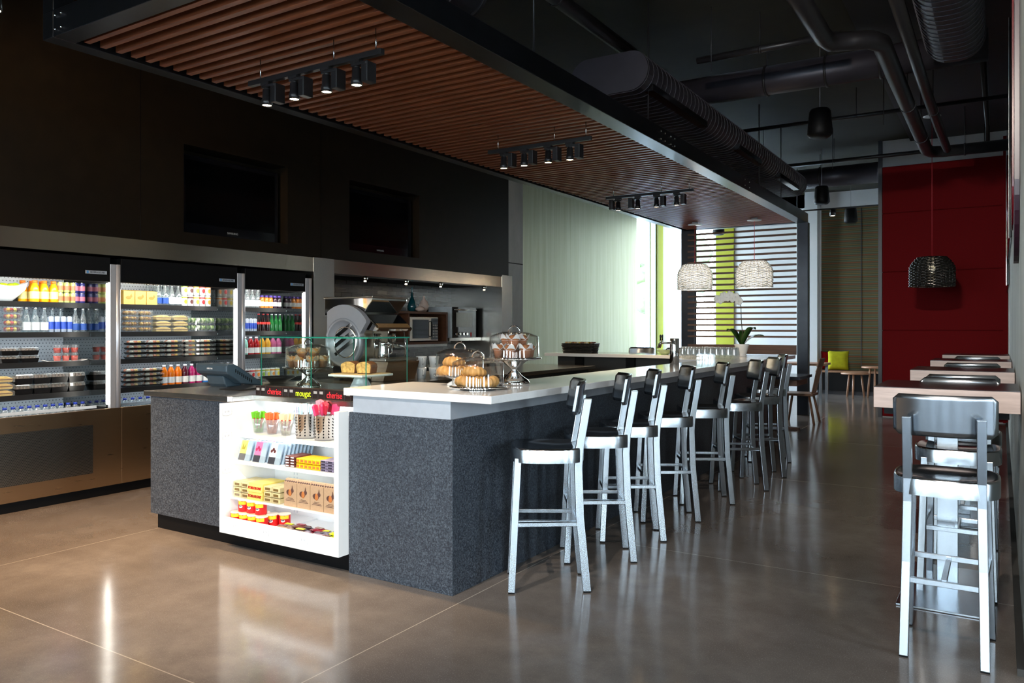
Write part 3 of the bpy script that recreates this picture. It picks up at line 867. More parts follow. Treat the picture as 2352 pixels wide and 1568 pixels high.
front_track('black ceiling track with spotlights over the shop front, left', -5.6, -3.2, 0.9, ((-5.5, -6.36, 3.4, 2.7, FE*0.75, WARM), (-5.25, -6.36, 7.2, 2.9, FE*0.6, WARM), (-5.0, -6.1, 3.4, 0.3, FE*1.6, WARM), (-4.5, -5.7, 2.6, 0, FE*1.5, WARM), (-4.0, -4.9, 2.3, 0, FE*1.2, WARM), (-3.4, -4.0, 1.9, 0, FE*0.8, WARM)))
front_track('added unseen ceiling track with fill spotlights over the shop front, right', -2.8, 0.0, 0.2, ((-2.6, -3.6, 3.2, 0.6, FE*1.5, NEUT), (-1.9, -3.2, 1.6, 0, FE*0.5, WARM), (-1.2, -2.6, 3.27, 0.9, FE*0.8, NEUT), (-0.6, 0.085, 6.5, 1.7, FE*2.2, NEUT), (-0.15, -0.3, 4.4, 1.0, FE*1.0, NEUT), (-0.85, -0.75, 13.5, 4.0, FE*1.4, NEUT)))  # unseen track added to brighten the display, tables and right wall
t = thing('ceiling_spotlight', 'small lit ceiling spotlight at the far upper left above the dark wall', 'spotlight', (-5.62, 2.52, 0))
MB().rod((0,0,3.62), (0,0,4.35), 0.008).build('stem', M['pipe'], t)
MB().lathe([(0.0, 0.12), (0.035, 0.11), (0.045, 0.0), (0.04, 0.0), (0.0, 0.02)], 18, (0,0,3.50)).build('spot_barrel', M['black_soft'], t)
MB().cyl((0,0,3.503), 0.036, 0.004, 18).build('lens', M['halogen'], t)
spot_lamp(t, (0,0,3.49), 60, 70, (0, -0.35, 0))
# far track with one lit head
t = thing('far_track_light', 'thin black track with one lit spotlight by the striped textile wall', 'track light', (0,0,0))
MB().box(-3.25, 14.98, 3.55, -1.3, 15.01, 3.575).build('track', M['black_soft'], t)
MB().lathe([(0.0, 0.12), (0.05, 0.11), (0.055, 0.0), (0.05, 0.0), (0.0, 0.02)], 18, (-2.58, 15.0, 3.43)).build('spot_barrel', M['black_soft'], t)
MB().cyl((-2.58, 15.0, 3.435), 0.046, 0.004, 18).build('lens', M['halogen'], t)
m = MB(); m.rod((-3.2, 15, 3.576), (-3.2, 15, 4.35), 0.006); m.rod((-1.5, 15, 3.576), (-1.5, 15, 4.35), 0.006); m.build('hanger', M['pipe'], t)
spot_lamp(t, (-2.58, 15.0, 3.42), 50, 80, (0.25, 0, 0))

# ================================================================== PENDANTS
def wicker(t, mat, R, H, rows=22, ribs=26, zt=0.0):
    m = MB()
    def rad(z):                                            # z 0 top .. H bottom
        k = z/H
        return R*(0.62 + 0.38*math.sin(min(1, k*2.4)*PI/2)) if k < 0.42 else R
    seg = ribs*4
    for i in range(rows):
        z = H*(0.02 + 0.96*i/(rows-1)); r = rad(z)
        ph = PI*(i % 2)
        pts = []
        for j in range(seg):
            a = 2*PI*j/seg
            rr = r + 0.012*math.sin(ribs/2*a + ph)
            pts.append((rr*math.cos(a), rr*math.sin(a), zt - z))
        m.tube(pts, H/rows*(0.46 if mat is M['wicker_white'] else 0.50), 5, closed=True)
    m.build('woven_band', mat, t)
    m = MB()
    for j in range(ribs):
        a = 2*PI*(j+0.5)/ribs
        pts = [(rad(H*k/8)*math.cos(a), rad(H*k/8)*math.sin(a), zt - H*k/8) for k in range(9)]
        m.tube([(0.03*math.cos(a), 0.03*math.sin(a), zt+0.004)] + pts, 0.005, 5)
    m.build('rib', mat, t)
def pendant(x, y, zc, ztop, R, H, mat, label, cord, group=None, canopy=True, e=13):
    t = thing('wicker_pendant_lamp', label, 'pendant lamp', (x, y, 0), 0, group)
    wicker(t, mat, R, H, zt=ztop)
    MB().rod((0,0,ztop), (0,0,zc), 0.004).build('cord', cord, t)
    m = MB(); m.cyl((0,0,ztop-0.09), 0.022, 0.10, 12); m.build('socket', M['black_soft'] if mat is M['wicker_black'] else M['white'], t)
    MB().blob((0,0,ztop-0.15), 0.04, 0.04, 0.055).build('bulb', M['bulb'], t)
    if canopy:
        MB().lathe([(0, 0.045), (0.045, 0.045), (0.05, 0.02), (0.11, 0.004), (0.11, 0), (0, -0.01)], 20, (0,0,zc-0.03)).build('ceiling_cup', M['white'], t)
    l = bpy.data.lights.new('lamp', 'POINT'); l.energy = e; l.color = (1, .88, .70); l.shadow_soft_size = 0.05
    o = bpy.data.objects.new('lamp', l); C.objects.link(o); o.parent = t; o.location = (0, 0, ztop - 0.26)
pendant(-3.24, 12.2, 3.10, 2.44, 0.265, 0.41, M['wicker_white'], 'white woven pendant lamp on a red cord, right one before the slatted screen', M['cord_red'], 'white pendants')
pendant(-4.19, 12.2, 3.10, 2.43, 0.265, 0.41, M['wicker_white'], 'white woven pendant lamp on a red cord, left one by the window', M['cord_red'], 'white pendants')
pendant(-0.79, 11.9, 4.29, 2.36, 0.265, 0.40, M['wicker_black'], 'black woven pendant lamp on a red cord before the red wall', M['cord_red'], e=1.5)
for x, y, z0, lab in ((-1.60, 8.57, 3.39, 'black hanging loudspeaker on a wire, nearest and largest'),
                      (-2.49, 13.09+0.4, 3.43, 'black hanging loudspeaker on a wire above the end of the canopy beam'),
                      (-2.46, 16.2, 3.43, 'black hanging loudspeaker on a wire before the striped textile'),
                      (-5.05, 16.2, 3.36, 'black hanging loudspeaker behind the top of the slatted screen')):
    t = thing('hanging_speaker', lab, 'loudspeaker', (x, y, 0), 0, 'hanging loudspeakers')
    MB().lathe([(0, 0.0), (0.09, 0.0), (0.105, 0.01), (0.125, 0.035), (0.122, 0.10), (0.105, 0.27), (0.09, 0.295), (0.0, 0.30)], 28, (0,0,z0)).build('cabinet', M['black'], t)
    MB().rod((0,0,z0+0.30), (0,0,4.34), 0.004).build('wire', M['cord_grey'], t)

# ================================================================== CEILING SERVICES
def oval_duct(name, x0, x1, z0, z1, y0, y1, label, ribs=0.12, grilles=()):
    t = thing(name, label, 'duct', (0,0,0))
    r = (z1-z0)/2; cx0, cx1, cz = x0+r, x1-r, (z0+z1)/2
    poly = []
    for i in range(13): a = -PI/2 + PI*i/12; poly.append((cx1 + r*math.cos(a), cz + r*math.sin(a)))
    for i in range(13): a = PI/2 + PI*i/12; poly.append((cx0 + r*math.cos(a), cz + r*math.sin(a)))
    m = MB(); m.prism(poly, y0, y1, 'Y', sm=False); m.build('shell', M['duct'], t)
    m = MB(); y = y0+0.02
    while y < y1:
        pts = [(p[0] + (0.004 if p[0] > (x0+x1)/2 else -0.004), y, p[1] + (0.003 if p[1] > cz else -0.003)) for p in poly]
        m.tube(pts, 0.004, 4, closed=True, sm=False); y += ribs
    m.build('seam', M['duct'], t)
    for a, b in grilles:
        g = MB().box(x1-0.10, a, z0+0.015, x1-0.012, b, z0+0.075, T=None).build('slot_grille', M['black_gloss'], t)
    return t
oval_duct('flat_oval_duct', -3.36, -2.60, 3.50, 3.85, 6.35, 12.9, 'flat oval black ventilation duct running beside the canopy', 0.11, ((6.5, 8.0), (9.2, 10.2), (11.2, 12.4)))
oval_duct('flat_oval_duct', -0.56, -0.11, 3.70, 4.08, 3.9, 7.7, 'ribbed black oval duct at the top right near the concrete wall', 0.10)
def pipe(name, pts, r, label, cat='pipe', bands=(), mat=None, n=14):
    t = thing(name, label, cat, (0,0,0))
    MB().tube(pts, r, n).build('tube', mat or M['pipe'], t)
    for a, ax in bands:
        m = MB()
        if ax == 'X': T = lambda p, a=a: Vector((a[0]+p.z, a[1]+p.x, a[2]+p.y))
        elif ax == 'Y': T = lambda p, a=a: Vector((a[0]+p.x, a[1]+p.z, a[2]+p.y))
        m.cyl((0,0,-0.012), r*1.06+0.002, 0.024, n, T=T)
        if a[2] < 4.3: m.rod((a[0], a[1], a[2]+r), (a[0], a[1], 4.299 if a[0] > -1.2 else 4.349), 0.005)
        m.build('clamp', M['pipe'], t)
    return t
pipe('round_duct', [(-3.5, 8.4, 4.02), (-0.1, 8.4, 4.02)], 0.15, 'round black duct crossing above the middle of the aisle', 'duct', [((-2.1, 8.4, 4.02), 'X'), ((-1.5, 8.4, 4.02), 'X'), ((-1.0, 8.4, 4.02), 'X')], M['duct'], 24)
t = pipe('round_duct', [(-3.3, 1.6, 3.85), (-3.3, 4.62, 3.85)], 0.20, 'end of a round black duct above the canopy beam', 'duct', [((-3.3, 4.58, 3.85), 'Y'), ((-3.3, 4.3, 3.85), 'Y'), ((-3.3, 4.0, 3.85), 'Y')], M['duct'], 28)
pipe('round_duct', [(-3.2, 13.95, 3.95), (-1.7, 13.95, 3.95)], 0.17, 'round black duct at the far end beside the red wall', 'duct', [((-2.6, 13.95, 3.95), 'X')], M['duct'], 22)
pipe('insulated_pipe', [(-2.88, 2.0, 3.93), (-2.88, 7.3, 3.93)], 0.06, 'black pipe running above the canopy beam', 'pipe', [((-2.88, 5.2, 3.93), 'Y')])
pipe('insulated_pipe', [(-1.21, 4.4, 3.74), (-1.21, 6.6, 3.74), (-1.18, 6.76, 3.74), (-1.02, 6.82, 3.74), (-0.90, 6.86, 3.74), (-0.83, 7.0, 3.74), (-0.83, 11.5, 3.74), (-0.78, 11.68, 3.74), (-0.64, 11.74, 3.74), (0.06, 11.74, 3.74)], 0.075,
     'thick insulated black pipe with bends at the top right', 'pipe', [((-0.83, 9.1, 3.74), 'Y'), ((-0.83, 10.7, 3.74), 'Y'), ((-0.4, 11.74, 3.74), 'X')])
pipe('insulated_pipe', [(-0.63, 4.6, 3.74), (-0.63, 8.4, 3.74), (-0.60, 11.62, 3.74)], 0.05, 'insulated black pipe beside the thick bent pipe', 'pipe', [((-0.62, 9.5, 3.74), 'Y')])
pipe('sprinkler_pipe', [(-2.5, 7.35, 4.0), (-1.2, 7.35, 4.0)], 0.032, 'thin black pipe crossing in front of the round duct', 'pipe', [((-1.9, 7.35, 4.0), 'X')])
pipe('sprinkler_pipe', [(-3.3, 10.3, 4.0), (0.07, 10.3, 4.0)], 0.024, 'thin black pipe crossing behind the nearest loudspeaker', 'pipe', [((-1.5, 10.3, 4.0), 'X')])
pipe('sprinkler_pipe', [(-3.3, 12.9, 4.0), (0.07, 12.9, 4.0)], 0.030, 'thin black pipe crossing before the white strip above the red wall', 'pipe', [((-2.2, 12.9, 4.0), 'X'), ((-0.2, 12.9, 4.0), 'X')])
pipe('conduit', [(-0.16, 8.0, 4.2), (-0.16, 12.55, 4.2), (-0.16, 12.6, 3.95)], 0.03, 'thin black conduit next to the concrete wall', 'pipe')
for x, y, lab in ((-2.25, 7.0, 'thin hanger wire left of the round crossing duct'), (-1.15, 9.9, 'thin hanger wire right of the nearest loudspeaker'),
                  (-2.95, 11.6, 'thin hanger wire above the flat duct, near one'), (-2.1, 12.2, 'thin hanger wire left of the far loudspeaker')):
    tag(MB().rod((x, y, 3.86 if x < -2.5 else 3.75), (x, y, 4.299 if x > -1.2 else 4.349), 0.005).build('hanger_wire', M['pipe']), lab, 'wire')

# wall graphics on the right wall: glossy black and plum panels
t = thing('glossy_wall_panel', 'tall glossy black wall panel on the right wall, nearest the red wall', 'wall panel', (0.083, 12.3, 0))
m = MB().box(-0.022, -1.0, 1.93, 0.0, 1.0, 4.05).build('panel', M['black_gloss'], t, 0.006)
MB().box(-0.026, 0.55, 2.0, -0.0225, 0.62, 4.0).build('edge_strip', M['chrome'], t)
t = thing('glossy_wall_panel', 'tall glossy black wall panel on the right wall with a white edge', 'wall panel', (0.083, 9.6, 0))
MB().box(-0.022, -1.3, 2.22, 0.0, 1.3, 4.2).build('panel', M['black_gloss'], t, 0.006)
MB().box(-0.026, -1.3, 2.22, -0.0225, -1.22, 4.2).build('edge_strip', M['white'], t)
def capsule(y, z0, z1, r, x0, x1):
    p = []
    for i in range(17): a = PI + PI*i/16; p.append((y + r*math.cos(a), z0 + r + r*math.sin(a)))
    for i in range(17): a = PI*i/16; p.append((y + r*math.cos(a), z1 - r + r*math.sin(a)))
    return MB().prism(p, x0, x1, 'X')
t = thing('capsule_wall_sign', 'long plum and red rounded wall sign on the right concrete wall', 'wall sign', (0, 0, 0))
capsule(5.35, 1.78, 4.1, 0.42, 0.060, 0.083).build('plum_panel', flat('plum_gloss', 42, 20, 34, 0.3), t)
capsule(5.42, 1.98, 3.9, 0.27, 0.052, 0.0595).build('red_panel', M['red_dark'], t)

# ================================================================== TELEVISIONS
for (y0, y1, z0, z1, lab, nm) in ((4.445, 5.655, 2.295, 3.09, 'black flat television recessed in the dark wall, left one', 'SAMSUNG'), (6.59, 7.845, 2.31, 3.10, 'black flat television recessed in the dark wall, right one', 'SAMSUNG')):
    t = thing('television', lab, 'television', (-6.53, (y0+y1)/2, 0), 0, 'televisions in the dark wall')
    w = (y1-y0)/2 - 0.03
    MB().box(-0.05, -w, z0, 0.07, w, z1-0.05).build('bezel', M['black_gloss'], t, 0.01)
    MB().box(0.0705, -w+0.05, z0+0.10, 0.074, w-0.05, z1-0.10).build('screen', plain('black_screen', (0.001, 0.001, 0.0012), 0.12, 0, 0.02, 9, 0.25) if 'scr' not in M else M['scr'], t)
    lettering('brand_mark', nm, 0.028, flat('silver_print', 150, 150, 150), t, (0.072, 0, z0+0.045), FX)

# ================================================================== FAR SEATING AREA
t = thing('wall_bench', 'long black bench with wood seat edge under the striped textile', 'bench', (0,0,0))
MB().box(-3.33, 17.45, 0.09, 0.08, 17.98, 0.465).build('body', M['black'], t)
MB().box(-3.33, 17.55, 0, 0.08, 17.98, 0.089).build('plinth', flat('dark_slate', 45, 48, 55), t)
MB().box(-3.34, 17.42, 0.466, 0.08, 17.98, 0.495).build('seat', M['oak'], t)
def cushion(x, y, w, col, lab, rz):
    m = MB(); n = 14
    def f(u, v, s):
        ex = (1-u**6)*(1-v**6)
        px = u*w/2*(1-0.06*(1-v*v)); pz = v*w/2*(1-0.06*(1-u*u))
        return (px, s*0.075*max(0, ex)**0.6, pz + w/2)
    for s in (-1, 1):
        vs = [f(-1+2*i/n, -1+2*j/n, s) for j in range(n+1) for i in range(n+1)]
        m.add(vs, [(j*(n+1)+i, j*(n+1)+i+1, (j+1)*(n+1)+i+1, (j+1)*(n+1)+i) for j in range(n) for i in range(n)], 0, True)
    o = m.build('cushion', col); o.location = (x, y, 0.505); o.rotation_euler = (-0.22, 0, rz)
    tag(o, lab, 'cushion', 'cushions on the bench')
cushion(-2.93, 17.64, 0.42, plain('lime_fabric', S(150, 147, 20), 0.85, 0, 0.12, 12, 0.2, 0, 0.3), 'square lime green cushion on the far bench', 0.10)
cushion(-3.13, 17.87, 0.40, plain('red_fabric', (0.28, 0.004, 0.006), 0.85, 0, 0.12, 12, 0.2), 'red cushion behind the lime green cushion', 0.0)
def round_table(x, y, r, h, lab, legs, nm, cat):
    t = thing(nm, lab, cat, (x, y, 0))
    MB().lathe([(0, h-0.035), (r-0.01, h-0.035), (r, h-0.025), (r, h-0.008), (r-0.008, h), (0, h)], 32).build('round_top' if cat == 'table' else 'seat', M['oak'], t)
    for k in range(legs):
        a = 2*PI*k/legs + 0.5
        MB().tube([(r*0.72*math.cos(a), r*0.72*math.sin(a), 0), (r*0.5*math.cos(a), r*0.5*math.sin(a), h-0.036)], 0.02, 10).build('leg', M['oak'], t)
round_table(-2.50, 16.95, 0.26, 0.50, 'low round wooden stool in front of the far bench', 3, 'round_stool', 'stool')
round_table(-2.12, 17.05, 0.27, 0.63, 'taller round wooden side table right of the low stool', 3, 'side_table', 'table')
# dark square table, wooden chair
t = thing('dining_table', 'dark square dining table behind the last bar stool', 'table', (-2.66, 11.2, 0))
MB().box(-0.39, -0.40, 0.71, 0.39, 0.40, 0.75).build('table_top', plain('dark_top_sky_reflection_tint', (0.05, 0.055, 0.075), 0.14, 0, 0.05), t, 0.003)  # blue of the reflected sky painted into the dark wood top
MB().box(-0.09, -0.09, 0.03, 0.09, 0.09, 0.619).build('pedestal', M['walnut'], t)
MB().box(-0.34, -0.34, 0.62, 0.34, 0.34, 0.709).build('apron', M['walnut'], t)
m = MB(); m.box(-0.30, -0.05, 0, 0.30, 0.05, 0.03); m.box(-0.05, -0.30, 0, 0.05, 0.30, 0.029); m.build('foot', M['walnut'], t)
def wood_chair(x, y, rz, lab):
    t = thing('wooden_chair', lab, 'chair', (x, y, 0), rz)
    W_ = M['chair_wood']
    MB().box(-0.21, -0.21, 0.41, 0.21, 0.21, 0.445).build('seat', W_, t, 0.006)
    for sx in (-1, 1):
        for sy in (-1, 1):
            MB().tube([(sx*0.21, sy*0.20 + (0.03 if sy > 0 else -0.02), 0), (sx*0.15, sy*0.15, 0.41)], 0.018, 8).build('leg', W_, t)
    MB().bar((-0.20, 0.285, 0.90), (0.20, 0.285, 0.90), 0.12, 0.022, side=(0, 0.25, 1)).build('top_rail', W_, t, 0.004)
    for k in range(5):
        x_ = -0.16 + 0.08*k
        MB().bar((x_*0.9, 0.185, 0.445), (x_, 0.272, 0.85), 0.022, 0.014).build('back_slat', W_, t)
wood_chair(-2.52, 12.05, -PI/2, 'brown slat-back wooden chair beside the dark table')
t = thing('cafe_table', 'pale topped table with steel leg beyond the canopy post', 'table', (-3.15, 15.3, 0))
MB().box(-0.45, -0.35, 0.71, 0.42, 0.35, 0.75).build('table_top', M['oak'], t, 0.003)
for sx, sy in ((-1,-1),(1,-1),(-1,1),(1,1)): MB().box(sx*0.36-0.025, sy*0.29-0.025, 0, sx*0.36+0.025, sy*0.29+0.025, 0.709).build('leg', M['alu'], t)
t = thing('metal_chair', 'low metal chair with blue grey back behind the dark table', 'chair', (-3.05, 12.62, 0), PI)
bgm = plain('blue_grey_metal', (0.16, 0.20, 0.27), 0.3, 0.6)
MB().box(-0.19, -0.19, 0.43, 0.19, 0.19, 0.46).build('seat', bgm, t, 0.006)
MB().box(-0.19, 0.17, 0.76, 0.19, 0.19, 0.86).build('backrest', bgm, t, 0.006)
for sx in (-1, 1):
    MB().bar((sx*0.17, -0.18, 0), (sx*0.16, -0.16, 0.43), 0.025, 0.025).build('leg', bgm, t)
    MB().bar((sx*0.17, 0.20, 0), (sx*0.16, 0.195, 0.80), 0.025, 0.025).build('leg', bgm, t)

# ================================================================== ON THE BAR
def cake_stand(x, y, z, zp, rp, rd, hd, lab, tall):
    t = thing('cake_stand', lab, 'cake stand', (x, y, z))
    h = zp - z
    m = MB()
    if tall:
        m.lathe([(0, 0), (0.095, 0), (0.10, 0.006), (0.088, 0.03), (0.05, 0.055), (0.018, h*0.55), (0.02, h*0.60), (0.075, h-0.02), (0.09, h-0.012), (rp*0.8, h-0.010), (rp, h-0.004), (rp, h+0.004), (0, h+0.004)], 48)
        m.build('pedestal', M['chrome'], t)
    elif h > 0.04:
        m.lathe([(0, 0), (0.075, 0), (0.08, 0.008), (0.04, 0.03), (0.035, h-0.02), (0.08, h-0.006), (0, h-0.006)], 36); m.build('pedestal', M['white_ceramic'], t)
        MB().lathe([(0, h-0.005), (rp*0.6, h-0.005), (rp, h+0.0), (rp+0.004, h+0.012), (rp-0.004, h+0.012), (rp-0.01, h+0.004), (0, h+0.004)], 48).build('plate', M['dome'], t)
    else:
        m.lathe([(0, 0), (0.10, 0), (0.104, 0.004), (0.08, h-0.006), (rp*0.8, h-0.006), (rp, h-0.003), (rp, h+0.004), (0, h+0.004)], 48); m.build('plate', M['chrome'], t)
    d = thing_dome(t, h+0.006, rd, hd)
    return t
def thing_dome(parent, z, rd, hd):
    cap = hd*0.16
    m = MB(); m.lathe([(rd, z), (rd*0.985, z+hd*0.86), (rd*0.95, z+hd*0.90), (rd*0.6, z+hd+cap*0.3), (rd*0.25, z+hd+cap*0.55), (0, z+hd+cap*0.6)], 56)
    m.lathe([(rd-0.003, z), (rd*0.985-0.003, z+hd*0.86-0.002), (rd*0.95-0.003, z+hd*0.90-0.003), (rd*0.6, z+hd+cap*0.3-0.003), (rd*0.25, z+hd+cap*0.55-0.003), (0, z+hd+cap*0.6-0.003)], 56)
    d = m.build('dome', M['dome'], parent)
    hz = z+hd+cap*0.5
    MB().tube([(-0.042, 0, hz-0.004), (-0.036, 0, hz+0.018), (-0.018, 0, hz+0.032), (0, 0, hz+0.036), (0.018, 0, hz+0.032), (0.036, 0, hz+0.018), (0.042, 0, hz-0.004)], 0.005, 8).build('handle', M['chrome'], d)
    return d
def croissant_mesh(seed):
    m = MB(); rnd = random.Random(seed)
    n = 44; ring = 16; vs = []; fs = []
    for i in range(n+1):
        u = i/n; a = -1.45 + 2.9*u
        R_ = 0.058
        c = Vector((R_*math.sin(a), -R_*math.cos(a)+R_, 0))
        env = math.sin(PI*u)**0.6
        q = abs(u-0.5)*8.0; step = 1 - (q % 1)
        r = (0.007 + 0.024*env)*(0.78 + 0.32*step)
        d = Vector((math.cos(a), math.sin(a), 0)); nn = Vector((-math.sin(a), math.cos(a), 0))
        for j in range(ring):
            b = 2*PI*j/ring
            vs.append(c + nn*r*math.cos(b)*1.05 + Vector((0, 0, r*math.sin(b)*0.95 + (0.007+0.024*env)*0.9)))
    for i in range(n):
        for j in range(ring):
            fs.append((i*ring+j, i*ring+(j+1)%ring, (i+1)*ring+(j+1)%ring, (i+1)*ring+j))
    fs += [tuple(range(ring)), tuple(range(n*ring+ring-1, n*ring-1, -1))]
    m.add(vs, fs, 0, True)
    return m
cro = croissant_mesh(1).build('croissant', M['croissant']); cro.location = (0, 0, 0)
def place_cro(lst, lab, group, first=False):
    for i, (x, y, z, rz, tx) in enumerate(lst):
        o = cro if (first and i == 0) else cro.copy()
        if o is not cro: C.objects.link(o)
        o.location = (x, y, z); o.rotation_euler = (tx, 0, rz)
        tag(o, lab[i], 'croissant', group)
cake_stand(-2.493, 3.60, 1.063, 1.078, 0.162, 0.148, 0.149, 'low steel cake stand with clear dome over croissants, nearest on the bar', False)
place_cro([(-2.555, 3.555, 1.082, 0.2, 0), (-2.455, 3.535, 1.082, 0.9, 0), (-2.405, 3.62, 1.082, 2.0, 0), (-2.505, 3.645, 1.082, -0.6, 0), (-2.50, 3.565, 1.138, 0.5, 0)],
          ['golden croissant at the left under the nearest dome', 'golden croissant at the front under the nearest dome', 'golden croissant at the right under the nearest dome',
           'golden croissant at the back under the nearest dome', 'golden croissant on top of the pile under the nearest dome'], 'croissants under the nearest dome', True)
cake_stand(-2.765, 3.80, 1.063, 1.118, 0.155, 0.145, 0.15, 'glass cake stand with dome over croissants, behind the nearest one', False)
place_cro([(-2.835, 3.76, 1.124, 0.3, 0), (-2.725, 3.745, 1.124, 0.8, 0), (-2.765, 3.855, 1.124, -0.4, 0), (-2.79, 3.765, 1.180, 0.4, 0)],
          ['golden croissant at the left under the rear dome', 'golden croissant at the right under the rear dome', 'golden croissant at the back under the rear dome', 'golden croissant on top under the rear dome'], 'croissants under the rear dome')
def make_muffin(mat, paper, lab, group):
    t = thing('muffin', lab, 'muffin', (0,0,0), 0, group)
    m = MB(); m.lathe([(0, 0.001), (0.024, 0.001), (0.031, 0.042), (0.040, 0.05), (0.038, 0.062), (0.024, 0.075), (0, 0.080)], 20); m.build('crumb', mat, t)
    m = MB(); k = 24; vs = []
    for i in range(k):
        a = 2*PI*i/k; s = (math.cos(4*a) + 1)/2
        vs += [(0.0255*math.cos(a), 0.0255*math.sin(a), 0.0), (0.034*math.cos(a), 0.034*math.sin(a), 0.044),
               ((0.041+0.010*s)*math.cos(a), (0.041+0.010*s)*math.sin(a), 0.050+0.036*s)]
    fs = []
    for i in range(k):
        j = (i+1) % k
        fs += [(3*i, 3*j, 3*j+1, 3*i+1), (3*i+1, 3*j+1, 3*j+2, 3*i+2)]
    lowf = [f for i_, f in enumerate(fs) if i_ % 2 == 0]; upf = [f for i_, f in enumerate(fs) if i_ % 2]
    m.add(vs, lowf, 1, True); m.add(vs, upf, 0, False); o = m.build('paper_case', [paper, flat('baked_paper', 165, 110, 80, 0.7) if paper is M['paper_white'] else flat('tan_baked_paper', 150, 98, 60, 0.7)], t)
    sd = o.modifiers.new('t', 'SOLIDIFY'); sd.thickness = 0.0012
    return t
cake_stand(-2.504, 4.0, 1.063, 1.225, 0.168, 0.153, 0.142, 'tall silver cake stand with dome over muffins on the bar', True)
mf = make_muffin(M['muffin'], M['paper_white'], '', 'muffins on the tall silver stand')
w7 = ['front left', 'front', 'right', 'back right', 'back', 'left']
for k in range(6):
    a = -2.3 + k*PI/3
    loc = (-2.504+0.095*math.cos(a), 4.0+0.095*math.sin(a), 1.230)
    lab = 'brown muffin in white paper, lower ring %s, on the tall silver stand' % w7[k]
    if k == 0: mf.location = loc; mf['label'] = lab
    else: dup(mf, loc, k*0.7, lab)
for k, w in enumerate(('left', 'right', 'back')):
    a = PI + k*2.1
    dup(mf, (-2.504+0.052*math.cos(a), 4.0+0.052*math.sin(a), 1.288), k, 'brown muffin in white paper, %s one on top on the tall silver stand' % w)
# muffins in the glass case
cake_stand(-4.36, 4.08, 0.963, 1.115, 0.185, 0.163, 0.155, 'silver cake stand with dome over muffins inside the glass case', True)
mg = make_muffin(M['muffin_gold'], M['paper'], '', 'muffins in the glass case')
for k in range(7):
    a = -2.3 + k*2*PI/7
    loc = (-4.36+0.115*math.cos(a), 4.08+0.115*math.sin(a), 1.120)
    lab = 'golden muffin in brown paper, lower ring %s, in the glass case' % (['front left', 'front', 'front right', 'right', 'back right', 'back', 'left'][k])
    if k == 0: mg.location = loc; mg['label'] = lab
    else: dup(mg, loc, k*0.7, lab)
for k, w in enumerate(('left', 'front', 'right', 'back')):
    a = PI + k*PI/2
    dup(mg, (-4.36+0.062*math.cos(a), 4.08+0.062*math.sin(a), 1.178), k, 'golden muffin in brown paper, %s one on top in the glass case' % w)

# glass case
t = thing('glass_display_case', 'frameless glass display case with green edges on the steel counter', 'display case', (0,0,0))
def pane(b, ax):
    g = MB().box(*b).build('glass_pane', M['case_glass'], t)
    x0, y0, z0, x1, y1, z1 = b; m = MB(); e_ = 0.0004
    if ax == 'X':        # pane stands in a YZ plane: edges front/back/top
        m.box(x0-e_, y0-0.0035, z0, x1+e_, y0-0.0001, z1); m.box(x0-e_, y1+0.0001, z0, x1+e_, y1+0.0015, z1)
    elif ax == 'Z':
        m.box(x0, y0-0.002, z0-e_, x1, y0-0.0001, z1+e_); m.box(x0-0.002, y0, z0-e_, x0-0.0001, y1, z1+e_); m.box(x1+0.0001, y0, z0-e_, x1+0.002, y1, z1+e_)
        m.box(x0, y1+0.0001, z0-e_, x1, y1+0.002, z1+e_)
    m.build('polished_edge', M['glass_edge'], g)
for x in (-4.665, -4.142, -3.62): pane((x-0.003, 3.905, 0.9635, x+0.003, 4.33, 1.334), 'X')
pane((-4.69, 3.90, 1.335, -3.60, 4.335, 1.343), 'Z')
MB().box(-4.66, 3.897, 0.9635, -3.625, 3.9045, 1.3345).build('front_pane', M['case_glass'], t)
# loaf board
t = thing('square_cake_stand', 'square white pedestal stand with bamboo board holding cut loaf', 'cake stand', (-3.88, 4.13, 0.963))
MB().lathe([(0, 0), (0.085, 0), (0.082, 0.01), (0.045, 0.09), (0.05, 0.100), (0, 0.100)], 32).build('pedestal', M['white_ceramic'], t)
MB().box(-0.163, -0.163, 0.101, 0.163, 0.163, 0.117).build('plate', M['white_ceramic'], t, 0.004)
MB().box(-0.15, -0.15, 0.1175, 0.15, 0.15, 0.121).build('bamboo_board', M['board'], t)
for (dx, dy, lab) in ((-0.065, -0.02, 'left half of a cut golden fruit loaf with its crumb showing'), (0.065, 0.0, 'right half of a cut golden fruit loaf with its crumb showing')):
    p = []
    for i in range(15):
        a = PI*i/14; p.append((0.058*math.cos(a)*(1.06 if i in (2,3,11,12) else 1), 0.045 + 0.040*math.sin(a)))
    p = [(0.050, 0.0)] + p + [(-0.050, 0.0)]
    tt = thing('fruit_loaf', lab, 'bread', (-3.88+dx, 4.10+dy, 1.0845), 0.35, 'halves of the fruit loaf')
    MB().prism(p, -0.02, 0.10, 'Y').build('crust', M['crust'], tt, 0.006)
    MB().prism([(x*0.93, 0.004+z*0.93) for x, z in p], -0.026, -0.0205, 'Y').build('crumb', M['bread'], tt)
    
